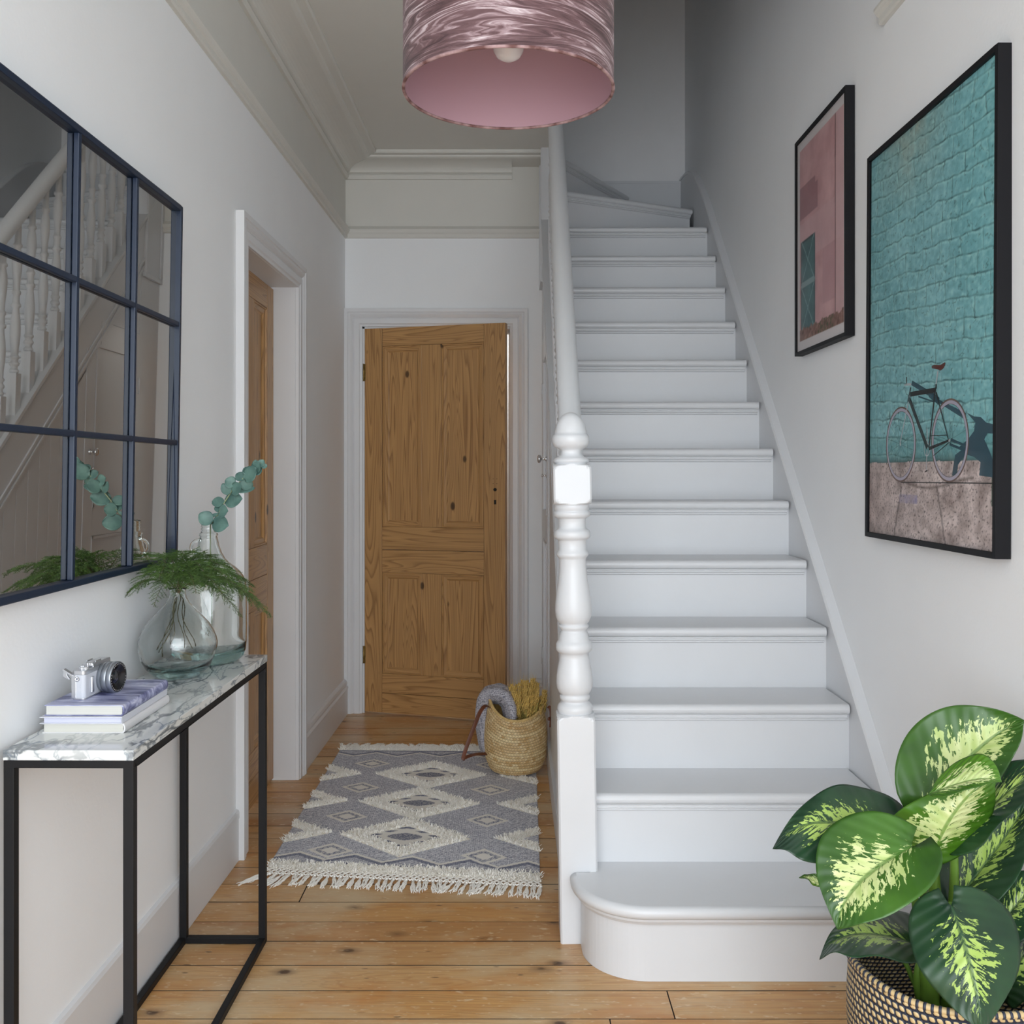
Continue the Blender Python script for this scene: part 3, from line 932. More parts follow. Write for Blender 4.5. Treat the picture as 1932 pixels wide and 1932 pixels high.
t = NT('frosted_bulb_glass'); t.set(Base_Color=(0.86, 0.84, 0.86), Roughness=0.22); t.b.inputs['Transmission Weight'].default_value = 0.15
mb.build('bulb', t.m, lamp)
mb = MB(); mb.lathe([(0, 0.155), (0.016, 0.155), (0.019, 0.16), (0.019, 0.20), (0.012, 0.215), (0.005, 0.22), (0, 0.22)], 20)
for k in range(3):
    a = 2*PI*k/3 + 0.4
    mb.tube([(0.018*math.cos(a), 0.018*math.sin(a), 0.19), ((SR-0.004)*math.cos(a), (SR-0.004)*math.sin(a), SH-0.01)], 0.0015, 6)
mb.build('lamp_holder', M['trim'], lamp)
mb = MB(); mb.tube([(0,0,0.21), (0,0,HC-0.02-LC.z)], 0.003, 8)
mb.build('cord', M['trim'], lamp)
mb = MB(); mb.lathe([(0, HC-LC.z), (0.05, HC-LC.z), (0.05, HC-LC.z-0.008), (0.03, HC-LC.z-0.025), (0.005, HC-LC.z-0.03), (0, HC-LC.z-0.03)], 24)
mb.build('ceiling_rose', M['trim'], lamp)

# ================================================================== MIRROR
MY0, MY1, MZ0, MZ1 = 1.345, 2.585, 1.040, 1.972
mir_rot = (0, R(0.9), R(-0.4))
mir = tag(empty('wall_mirror', (-0.903, (MY0+MY1)/2, MZ0), mir_rot), 'large industrial mirror with a glossy blue-black gridded metal frame, hung above the marble console', 'mirror')
hw_ = (MY1-MY0)/2; hh = MZ1-MZ0
mb = MB(); mb.box((0.0, -hw_+0.006, 0.006), (0.004, hw_-0.006, hh-0.006)); mb.build('mirror_glass', M['mirror'], mir)
mb = MB(); mb.box((-0.010, -hw_+0.004, 0.004), (-0.0005, hw_-0.004, hh-0.004)); mb.build('backboard', M['frame_black'], mir)
mb = MB()
fw, fd = 0.014, 0.018
mb.box((-0.010, -hw_, 0), (fd, -hw_+fw, hh)); mb.box((-0.010, hw_-fw, 0), (fd, hw_, hh))
mb.box((-0.010, -hw_+fw, 0), (fd, hw_-fw, fw)); mb.box((-0.010, -hw_+fw, hh-fw), (fd, hw_-fw, hh))
mb.build('frame', M['blueblack'], mir, bevel=0.0022)
for yb in (1.660, 1.983, 2.284):
    y = yb - (MY0+MY1)/2
    mb = MB(); mb.box((0.0045, y-0.0065, fw), (0.0165, y+0.0065, hh-fw)); mb.build('glazing_bar', M['blueblack'], mir, bevel=0.0022)
for i in (1, 2):
    z = hh*i/3
    mb = MB(); mb.box((0.0045, -hw_+fw, z-0.0065), (0.016, hw_-fw, z+0.0065)); mb.build('glazing_bar', M['blueblack'], mir, bevel=0.0022)

# ================================================================== CONSOLE TABLE
TX0, TX1, TY0, TY1 = -0.9015, -0.669, 1.744, 2.664
con = tag(empty('console_table', ((TX0+TX1)/2, (TY0+TY1)/2, 0), (0, 0, R(-0.5))), 'narrow console table with veined white marble top on a thin black metal frame', 'table')
CO = Vector(con.location)
def cbx(mb, a, b): mb.box(Vector(a)-CO, Vector(b)-CO)
mb = MB(); cbx(mb, (TX0, TY0-0.002, 0.7595), (TX1+0.001, TY1, 0.778)); mb.build('marble_top', M['marble'], con, bevel=0.0012)
lt = 0.019
for x in (TX0, TX1-lt):
    for y in (TY0, TY1-lt):
        mb = MB(); cbx(mb, (x, y, 0.0), (x+lt, y+lt, 0.747)); mb.build('leg', M['black'], con, bevel=0.0015)
mb = MB()
for z0, z1 in ((0.745, 0.759),):
    cbx(mb, (TX0, TY0, z0), (TX1, TY0+lt, z1)); cbx(mb, (TX0, TY1-lt, z0), (TX1, TY1, z1))
    cbx(mb, (TX0, TY0+lt, z0), (TX0+lt, TY1-lt, z1)); cbx(mb, (TX1-lt, TY0+lt, z0), (TX1, TY1-lt, z1))
mb.build('top_rail', M['black'], con, bevel=0.0015)
mb = MB()
cbx(mb, (TX0+lt, TY0+0.002, 0.0), (TX1-lt, TY0+lt, 0.017)); cbx(mb, (TX0+lt, TY1-lt, 0.0), (TX1-lt, TY1-0.001, 0.017))
cbx(mb, (TX0, TY0+lt, 0.0), (TX0+0.017, TY1-lt, 0.017)); cbx(mb, (TX1-0.017, TY0+lt, 0.0), (TX1, TY1-lt, 0.017))
mb.build('floor_rail', M['black'], con, bevel=0.0015)

# ================================================================== BOOKS
TT = 0.778
def book(name, label, x0, x1, y0, y1, z0, th, cover, pages, rot=0, rounded=False, ct=0.0022, over=0.003):
    cx, cy = (x0+x1)/2, (y0+y1)/2
    b = tag(empty(name, (cx, cy, z0), (0,0,rot)), label, 'book', 'books stacked on the console')
    hx, hy = (x1-x0)/2, (y1-y0)/2
    mb = MB()
    # cover: boards and a spine on the hall side (+x)
    rs = th/2
    if rounded:
        pr = [(-hx, 0), (hx-0.004, 0)]
        for i in range(9):
            a = -PI/2 + PI*i/8; pr.append((hx-0.004+0.005*math.cos(a), rs+rs*math.sin(a)))
        pr += [(-hx, th), (-hx, th-ct), (hx-0.006, th-ct)]
        for i in range(9):
            a = PI/2 - PI*i/8; pr.append((hx-0.006+0.004*math.cos(a), rs+(rs-ct)*math.sin(a)))
        pr += [(-hx, ct)]
    else:
        pr = [(-hx, 0), (hx, 0), (hx, th), (-hx, th), (-hx, th-ct), (hx-ct, th-ct), (hx-ct, ct), (-hx, ct)]
    mb.prism(pr, (0, -hy, 0), (1,0,0), (0,0,1), (0,1,0), 2*hy)
    mb.build('cover', cover, b, bevel=0.0005)
    mb = MB(); mb.box((-hx+over, -hy+over*0.6, ct), (hx-ct-0.002, hy-over*0.6, th-ct))
    mb.build('page_block', pages, b)
    return b
def pages_mat(name, col):
    t = NT(name)
    n = t.noise(t.coord('Object', scale=(3, 3, 900)), 1.0, 2)
    t.set(Base_Color=t.ramp(n, [(0.3, tuple(x*0.90 for x in col)), (0.7, col)]), Roughness=0.85)
    return t.m
def ink_cover():
    t = NT('lilac_ink_wash_cover')
    v = t.coord('Object', scale=(5, 16, 16), rot=(0,0,0.25))
    n = t.noise(v, 1.5, 5, 0.6, 1.2)
    c = t.ramp(n, [(0.36, s2l((74, 76, 112))), (0.46, s2l((112, 116, 156))), (0.55, s2l((160, 164, 198))), (0.66, s2l((206, 208, 228)))])
    t.set(Base_Color=c, Roughness=0.4); return t.m
white_cov = simple('white_book_cover', (0.64, 0.65, 0.71), 0.35)
book('art_book', 'cream-paged book with a white cover, lowest in the stack of books on the console', -0.8895, -0.733, 1.856, 2.096, TT, 0.0185, simple('pale_book_cover', (0.72, 0.71, 0.72), 0.4), pages_mat('cream_pages', (0.66, 0.65, 0.59)), 0, True, 0.0018)
book('magazine_book', 'thin white book in the middle of the stack on the console', -0.8925, -0.737, 1.850, 2.098, TT+0.0190, 0.0130, white_cov, pages_mat('lilac_white_pages', (0.60, 0.61, 0.73)), R(0.4), False, 0.0013, 0.007)
book('notebook', 'lilac ink-wash covered book on top of the stack, under the camera', -0.8855, -0.7345, 1.858, 2.090, TT+0.0325, 0.0200, ink_cover(), pages_mat('white_pages', (0.62, 0.62, 0.58)), R(-0.5), True, 0.0016)
BZ = TT + 0.0526

# ================================================================== CAMERA ON THE BOOKS
silver = simple('silver_metal', (0.62, 0.63, 0.66), 0.28, 0.85)
leather = simple('white_leatherette', (0.56, 0.58, 0.63), 0.5, bump=(500, 0.0002))
dk = simple('black_lens_plastic', (0.008, 0.008, 0.010), 0.25)
lensg = simple('coated_lens_glass', (0.004, 0.005, 0.010), 0.04, coat=1.0)
gum = simple('lens_barrel_grey', (0.36, 0.39, 0.43), 0.32, 0.8)
# local axes: y runs along the body away from the viewer, +x is the lens side
cm = tag(empty('camera', (-0.8405, 1.900, BZ), (0,0,R(-3.0))), 'small silver and white mirrorless camera with a pancake lens, standing on the lilac book', 'camera')
def rr(hx, y0, y1, r, n=5):
    pts = []
    for cx, cy, a0 in ((hx-r, y0+r, -PI/2), (hx-r, y1-r, 0), (-hx+r, y1-r, PI/2), (-hx+r, y0+r, PI)):
        for i in range(n+1):
            a = a0 + PI/2*i/n; pts.append((cx+r*math.cos(a), cy+r*math.sin(a)))
    return pts
L_ = 0.112
mb = MB(); mb.prism(rr(0.0130, 0, L_, 0.007), (0,0,0.003), (1,0,0), (0,1,0), (0,0,1), 0.045); mb.build('body', leather, cm, bevel=0.0004)
mb = MB(); mb.prism(rr(0.0134, -0.0004, L_+0.0004, 0.0072), (0,0,0), (1,0,0), (0,1,0), (0,0,1), 0.0032)
mb.prism(rr(0.0134, -0.0004, L_+0.0004, 0.0072), (0,0,0.048), (1,0,0), (0,1,0), (0,0,1), 0.0085)
mb.prism([(-0.0125,0),(0.0125,0),(0.0115,0.007),(-0.011,0.007)], (0,0.036,0.0565), (1,0,0), (0,0,1), (0,1,0), 0.074)
mb.box((-0.0136, -0.0006, 0.003), (-0.004, 0.004, 0.048))
mb.build('top_plate', silver, cm, bevel=0.001)
mb = MB()
for (x, y, r, h0, h1) in ((0.001, 0.020, 0.0090, 0.0565, 0.0615), (0.002, 0.040, 0.0085, 0.060, 0.066), (-0.002, 0.020, 0.0045, 0.0615, 0.064)):
    k = 40
    mb.lathe([(0, h0), (r, h0), (r, h1-0.0008), (r-0.001, h1), (0, h1)], k, c=(x, y, 0), smooth=False, rfun=lambda rr_, z, a, r=r: rr_ if rr_ < r-0.0005 else rr_*(1+0.03*math.cos(20*a)))
mb.build('dial', silver, cm)
mb = MB()
mb.box((-0.010, 0.050, 0.0635), (0.010, 0.074, 0.0648)); mb.box((-0.010, 0.050, 0.0648), (-0.0075, 0.074, 0.0672)); mb.box((0.0075, 0.050, 0.0648), (0.010, 0.074, 0.0672)); mb.box((-0.006, 0.055, 0.0636), (0.006, 0.071, 0.0655))
mb.build('hot_shoe', silver, cm, bevel=0.0003)
mb = MB()
mb.prism([(-0.030,0.058),(-0.028,0.0605),(-0.010,0.049),(-0.0115,0.046)], (0, -0.004, 0), (1,0,0), (0,0,1), (0,1,0), 0.010)
mb.prism([(-0.030,0.046),(-0.0285,0.058),(-0.024,0.056),(-0.021,0.046),(-0.016,0.040),(-0.020,0.040)], (0,-0.001,0), (1,0,0), (0,0,1), (0,1,0), 0.005)
mb.build('tilting_screen', silver, cm, bevel=0.0004)
mb = MB(); mb.lathe([(0.0018,-0.001),(0.0045,-0.001),(0.0045,0.001),(0.0018,0.001)], 14, closed=True)
mb.build('strap_lug', silver, cm, loc=(-0.001, -0.003, 0.041), rot=(R(90), 0, R(30)))
mb = MB(); mb.prism(rr(0.0030, 0, 0.0095, 0.0029), (0.0145, 0.022, 0.0095), (1,0,0), (0,1,0), (0,0,1), 0.031)
mb.build('grip_bar', silver, cm, bevel=0.001)
lens = empty('lens', (0.0130, 0.074, 0.0305), (0, R(90), R(-6)), cm)
mb = MB()
mb.lathe([(0.0,0),(0.0275,0.0),(0.0275,0.004),(0.0300,0.0055),(0.0300,0.0120)], 56)
mb.lathe([(0.0296,0.0120),(0.0296,0.0128),(0.0305,0.0130),(0.0305,0.0225),(0.0298,0.0232)], 56)
mb.lathe([(0.0296,0.0232),(0.0300,0.0240),(0.0312,0.0245),(0.0312,0.0325),(0.0302,0.0345),(0.0288,0.0345)], 56)
mb.build('barrel', gum, lens)
mb = MB(); mb.lathe([(0.0301,0.0118),(0.0292,0.0121),(0.0301,0.0131)], 48); mb.lathe([(0.0300,0.0228),(0.0295,0.0236),(0.0302,0.0243)], 48)
mb.lathe([(0.0288,0.0346),(0.0245,0.0343),(0.0240,0.0335),(0.0190,0.0315),(0.0180,0.0300),(0.0120,0.0280)], 48)
mb.build('lens_front', dk, lens)
mb = MB(); mb.lathe([(0.0125,0.0280),(0.010,0.0295),(0.005,0.0308),(0,0.0312)], 32); mb.build('lens_glass', lensg, lens)
mb = MB()
rnd = random.Random(4)
for k in range(30):
    if k in (8, 9, 19, 20): continue
    a = 2*PI*k/30; wdt = rnd.uniform(0.0006, 0.0013)
    p = Vector((0.0264*math.cos(a), 0.0264*math.sin(a), 0.0349)); tdir = Vector((-math.sin(a), math.cos(a), 0)); rd = Vector((math.cos(a), math.sin(a), 0))
    mb.add([p - tdir*wdt - rd*0.0007, p + tdir*wdt - rd*0.0007, p + tdir*wdt + rd*0.0007, p - tdir*wdt + rd*0.0007], [(0,1,2,3)], False)
mb.build('lens_markings', simple('white_print', (0.6,0.6,0.6), 0.5), lens)

# ================================================================== GLASS VESSELS
def vessel(name, label, cat, loc, outer, thick, m, seg=72, wob=0.0, base_h=0.008):
    o = tag(empty(name, loc), label, cat)
    rnd = random.Random(9)
    def rf(r, z, a):
        return r*(1 + wob*noise.noise(Vector((math.cos(a)*2.2, math.sin(a)*2.2, z*30))))
    inner = [(max(r-thick, 0.0), z) for r, z in outer if z > base_h + 0.002]
    zb = inner[0][1]; rb = inner[0][0]
    prof = [(0.0, 0.004)] + outer + [( (outer[-1][0]+inner[-1][0])/2, outer[-1][1]+0.0012)] + inner[::-1] + [(rb*0.8, zb-0.0015), (rb*0.4, zb-0.0015), (0, zb-0.0008)]
    mb = MB(); mb.lathe(prof, seg, rfun=rf)
    g = mb.build('glass_body', m, o)
    return o
rv = [(0.030,0.000),(0.045,0.002),(0.060,0.010),(0.075,0.026),(0.086,0.048),(0.0915,0.070),(0.092,0.082),(0.090,0.096),(0.084,0.112),(0.073,0.130),(0.058,0.148),(0.042,0.164),(0.029,0.178),(0.021,0.192),(0.0185,0.204),(0.020,0.212),(0.023,0.216)]
RVC = Vector((-0.8075, 2.368, TT))
RVB = 0.022
vase = vessel('glass_vase', 'squat round clear glass vase holding feathery fern, on the marble console', 'vase', RVC, rv, 0.0026, M['glass_round'], wob=0.014, base_h=0.020)
jg = [(0.055,0.000),(0.075,0.002),(0.088,0.012),(0.095,0.030),(0.0975,0.055),(0.098,0.09),(0.098,0.150),(0.0975,0.185),(0.095,0.205),(0.089,0.222),(0.079,0.236),(0.066,0.248),(0.053,0.258),(0.042,0.270),(0.034,0.285),(0.028,0.302),(0.0245,0.318),(0.0225,0.328),(0.0245,0.330),(0.0245,0.334),(0.0195,0.337),(0.0180,0.341),(0.0180,0.344),(0.0192,0.346),(0.0180,0.349),(0.0180,0.352),(0.0192,0.354),(0.0180,0.357),(0.0180,0.360),(0.0190,0.362),(0.0190,0.366)]
JC = Vector((-0.7945, 2.566, TT))
jug = vessel('glass_jug', 'tall pale green glass demijohn with a loop handle holding a eucalyptus stem', 'bottle', JC, jg, 0.0030, M['glass_jug'], wob=0.005, base_h=0.016)
mb = MB()
hp = [Vector((-0.021,0,0.318)) + Vector((-0.018*math.sin(t_)*1.25, 0.0, -0.020+0.020*math.cos(t_))) for t_ in [PI*i/12 for i in range(13)]]
hp = [Vector((-0.018,-0.004,0.322))] + [p + Vector((0,-0.006,0)) for p in hp] + [Vector((-0.030,-0.004,0.270))]
mb.tube(hp, 0.0042, 12); mb.build('handle', M['glass_jug'], jug)

# ------------------------------------------------------------------ eucalyptus
def leafmat(name, c1, c2, rough=0.5, trans=0.0, sc=30):
    t = NT(name)
    n = t.noise(t.coord('Object'), sc, 3)
    t.set(Base_Color=t.ramp(n, [(0.3, c1), (0.7, c2)]), Roughness=rough)
    if trans: t.b.inputs['Transmission Weight'].default_value = 0
    return t.m
M['euc'] = leafmat('eucalyptus_leaf', s2l((62, 94, 88)), s2l((98, 132, 122)), 0.5)
M['eucs'] = leafmat('eucalyptus_stem', s2l((150, 160, 120)), s2l((130, 140, 110)), 0.6)
eu = tag(empty('eucalyptus_stem', JC + Vector((0, 0, 0.02))), 'grey-green eucalyptus stem with round leaves standing in the tall glass demijohn', 'branch')
E0 = JC + Vector((0,0,0.02))
stem_px = [(399, 1200, 2.58), (400, 1110, 2.575), (397, 1040, 2.57), (397, 990, 2.566), (401, 985, 2.555), (413, 968, 2.545), (424, 947, 2.54), (438, 925, 2.53), (453, 908, 2.53), (468, 893, 2.53), (484, 878, 2.53), (494, 873, 2.53)]
sp = [at(*p) - E0 for p in stem_px]
mb = MB(); mb.tube(sp, [0.0018]*5 + [0.0015]*3 + [0.0012, 0.001, 0.0008, 0.0005], 8); mb.build('stem', M['eucs'], eu)
def round_leaf(mb, c, axis, nrm, L, W, cup=0.15):
    axis = Vector(axis).normalized(); nrm = Vector(nrm).normalized(); side = axis.cross(nrm).normalized(); nrm = side.cross(axis).normalized()
    def fn(u, v):
        s = u; t_ = (v-0.5)*2
        wd = W*math.sin(PI*min(1, (s*0.97+0.015))**0.92)**0.62
        p = c + axis*(L*s) + side*(wd*t_) + nrm*(cup*W*(t_*t_) + 0.05*L*math.sin(PI*s))
        return p
    mb.grid(fn, 10, 8)
leaves = [  # base px, centre direction px, size px length, half width, depth offset of direction
 ((400,986),(-1.0,-0.75),26,13,-.3),((402,986),(1.0,0.15),33,15,-.4),((403,980),(0.5,0.2),24,12,.8),
 ((413,966),(0.9,-0.1),22,12,-.5),((412,967),(0.0,-1.0),16,8,.7),((413,968),(-1,0.45),24,3,.3),
 ((425,946),(1.0,-0.15),34,14,-.3),((424,947),(-1.0,0.05),25,9,.3),
 ((432,933),(-0.5,-1.0),22,8,-.3),((437,928),(1.0,-0.5),26,12,-.5),((440,925),(1,-0.1),36,8,.4),((443,915),(-1.0,-0.6),18,11,-.3),
 ((462,906),(1.0,-0.9),32,14,-.4),((461,905),(-0.9,-0.6),18,9,.2),((452,909),(1,0.4),24,11,.6),((470,894),(-0.7,-0.8),14,8,.2),
 ((478,890),(0.7,-0.8),20,10,-.3),((474,893),(1,-0.6),20,11,.5),((488,880),(0.6,-0.7),14,7,.1),((484,880),(-0.1,-1),12,6,-.3),((492,880),(1,-0.1),11,5,.3)]
for (bp, dr, Lp, Wp, dz) in leaves:
    mb = MB(); Y = 2.545 if bp[0] < 430 else 2.53
    b = at(bp[0], bp[1], Y) - E0; k = Y/F
    d = Vector((dr[0], dz, -dr[1])).normalized()
    nr = Vector((-d.x*0.3, -1, 0.25)) 
    round_leaf(mb, b, d, nr, Lp*k*1.10, Wp*k*1.12)
    mb.build('leaf', M['euc'], eu, solid=0.0004)

# ------------------------------------------------------------------ asparagus fern in the round vase
M['fern'] = leafmat('fern_green', s2l((36, 60, 18)), s2l((78, 108, 42)), 0.6, sc=60)
M['ferns'] = leafmat('fern_stem', s2l((70, 66, 44)), s2l((96, 92, 60)), 0.7)
fern = tag(empty('fern_bunch', RVC + Vector((0,0,0.008))), 'bunch of feathery asparagus fern spreading from the round glass vase', 'plant')
F0 = RVC + Vector((0,0,0.008))
rnd = random.Random(21)
def frond(end_px, arch, width, seedv, stem_in=0.0):
    r2 = random.Random(seedv)
    neck = RVC + Vector((0, 0, 0.205))
    end = at(*end_px)
    a_ = r2.uniform(0, 6.28); a = RVC + Vector((0.042*math.cos(a_), 0.042*math.sin(a_), r2.uniform(0.032, 0.075)))
    k1 = neck + Vector((r2.uniform(-.008,.008), r2.uniform(-.008,.008), 0))
    mid = (k1+end)/2 + Vector((0,0,arch))
    pts = []
    for i in range(8):
        t_ = i/8; pts.append(a.lerp(k1, t_) + Vector((0.006*math.sin(7*t_+seedv), 0.006*math.cos(5*t_+seedv), 0)))
    n = 26
    crv = []
    for i in range(n+1):
        t_ = i/n
        crv.append((k1*(1-t_)**2 + mid*2*t_*(1-t_) + end*t_*t_))
    pts = (pts if seedv % 4 == 1 else []) + crv
    ms = MB(); ms.tube([p-F0 for p in pts], [0.0011 if i < len(pts)-12 else 0.0006 for i in range(len(pts))], 5)
    o = ms.build('fern_stem', M['ferns'], fern)
    mb = MB()
    L = sum((crv[i+1]-crv[i]).length for i in range(n))
    nb = int(L/0.0052)
    for j in range(nb):
        t_ = 0.16 + 0.84*j/nb
        f = t_*n; i = min(int(f), n-1); p = crv[i].lerp(crv[i+1], f-i); T = (crv[i+1]-crv[i]).normalized()
        side = T.cross(Vector((0,0,1))).normalized() * (1 if j % 2 else -1)
        bl = width*(math.sin(PI*min(1, (0.10+0.90*t_))**1.0)*0.9+0.18)*r2.uniform(0.7, 1.1)
        d = (side*0.85 + T*0.75 + Vector((0,0,r2.uniform(-0.15,0.25)))).normalized()
        m = max(3, int(bl/0.0030))
        q = p.copy()
        bp = [q.copy()]
        for s in range(m):
            d = (d + Vector((r2.uniform(-.08,.08), r2.uniform(-.08,.08), -0.030))).normalized()
            q = q + d*0.0030; bp.append(q.copy())
            # whorl of needles
            for w_ in range(4):
                nd = (d*0.55 + Vector((r2.uniform(-1,1), r2.uniform(-1,1), r2.uniform(-0.5,0.9))).normalized()*0.9).normalized()
                ln = r2.uniform(0.0035, 0.0065)
                sd = nd.cross(Vector((0.3,1,0.2))).normalized()*0.00045
                e = q + nd*ln - F0; qq = q - F0
                mb.add([qq-sd, qq+sd, e], [(0,1,2)], False)
        sd = Vector((0,0,0.00035))
        for s in range(m):
            a1 = bp[s]-F0; b1 = bp[s+1]-F0
            mb.add([a1-sd, a1+sd, b1+sd, b1-sd], [(0,1,2,3)], False)
    o2 = mb.build('fern_frond', M['fern'], fern, fix=False); 
fr = [((232,1130,2.33),.075,.055,1),((243,1075,2.40),.070,.060,2),((258,1112,2.28),.080,.055,3),((300,1092,2.20),.085,.060,4),((290,1145,2.26),.090,.040,5),
      ((512,1165,2.36),.105,.060,6),((470,1125,2.28),.085,.065,7),((455,1165,2.34),.095,.050,8),((430,1092,2.22),.085,.060,9),((400,1050,2.42),.060,.060,10),
      ((345,1040,2.46),.050,.055,11),((290,1048,2.44),.055,.055,12),((370,1120,2.18),.095,.050,13),((335,1125,2.20),.095,.050,14),((420,1120,2.24),.085,.055,15),((440,1075,2.40),.075,.055,16),((310,1060,2.30),.080,.060,17),((365,1062,2.34),.070,.060,18),((415,1068,2.30),.080,.060,19),((455,1100,2.32),.085,.055,20),((275,1085,2.36),.070,.050,21),((385,1080,2.24),.090,.055,22),((325,1088,2.24),.090,.055,23),((490,1140,2.33),.095,.055,24),((350,1050,2.30),.075,.055,25),((480,1108,2.42),.090,.055,26)]
for e_, ar, wd, sd in fr: frond(e_, ar, wd, sd)
# ================================================================== FRAMED PRINTS
def on_plane(px, py, X):
    "where a line of sight meets the upright plane x = X, as (y, z)"
    Y = F*X/(px-966)
    return (Y, H - (py-893)*Y/F)

def frame_thing(name, label, yn, yf, z0, z1, depth, fw, mat_w, print_m, lean=0.0):
    # origin at the foot of the frame on the wall; local +x = towards the wall
    fr_ = tag(empty(name, (XR-0.002, (yn+yf)/2, z0), (0, R(lean), 0)), label, 'picture')
    hw = (yf-yn)/2; h = z1-z0
    mb = MB()
    mb.box((-depth, -hw, 0), (0, -hw+fw, h)); mb.box((-depth, hw-fw, 0), (0, hw, h))
    mb.box((-depth, -hw+fw, 0), (0, hw-fw, fw)); mb.box((-depth, -hw+fw, h-fw), (0, hw-fw, h))
    mb.build('frame', M['frame_black'], fr_, bevel=0.0006)
    mb = MB(); mb.box((-0.006, -hw+0.004, 0.004), (-0.001, hw-0.004, h-0.004)); mb.build('backboard', M['frame_black'], fr_)
    return fr_, hw, h

def noise3(x, y, s, o=0):
    return noise.noise(Vector((x*s+o*7.3, y*s+o*3.1, o)))
def fbm(x, y, s, o=0, n=4):
    a = 0; k = 1; t_ = 0
    for i in range(n):
        a += k*noise3(x, y, s*(2**i), o+i); t_ += k; k *= 0.55
    return a/t_
def lerp3(a, b, t_):
    t_ = max(0, min(1, t_)); return tuple(a[i]+(b[i]-a[i])*t_ for i in range(3))
def C(r, g, b): return s2l((r, g, b))

def print_mat(name, rough=0.25, gain=1.0):
    t = NT(name)
    a = t.new('ShaderNodeAttribute', attribute_name='ink')
    gm = t.new('ShaderNodeVectorMath', operation='SCALE'); t.link(a.outputs['Color'], gm.inputs[0]); gm.inputs['Scale'].default_value = gain
    t.set(Base_Color=gm.outputs[0], Roughness=rough)
    t.b.inputs['Coat Weight'].default_value = 0.15; t.b.inputs['Coat Roughness'].default_value = 0.03
    return t.m
PM = print_mat('printed_paper', 0.35, 1.4)

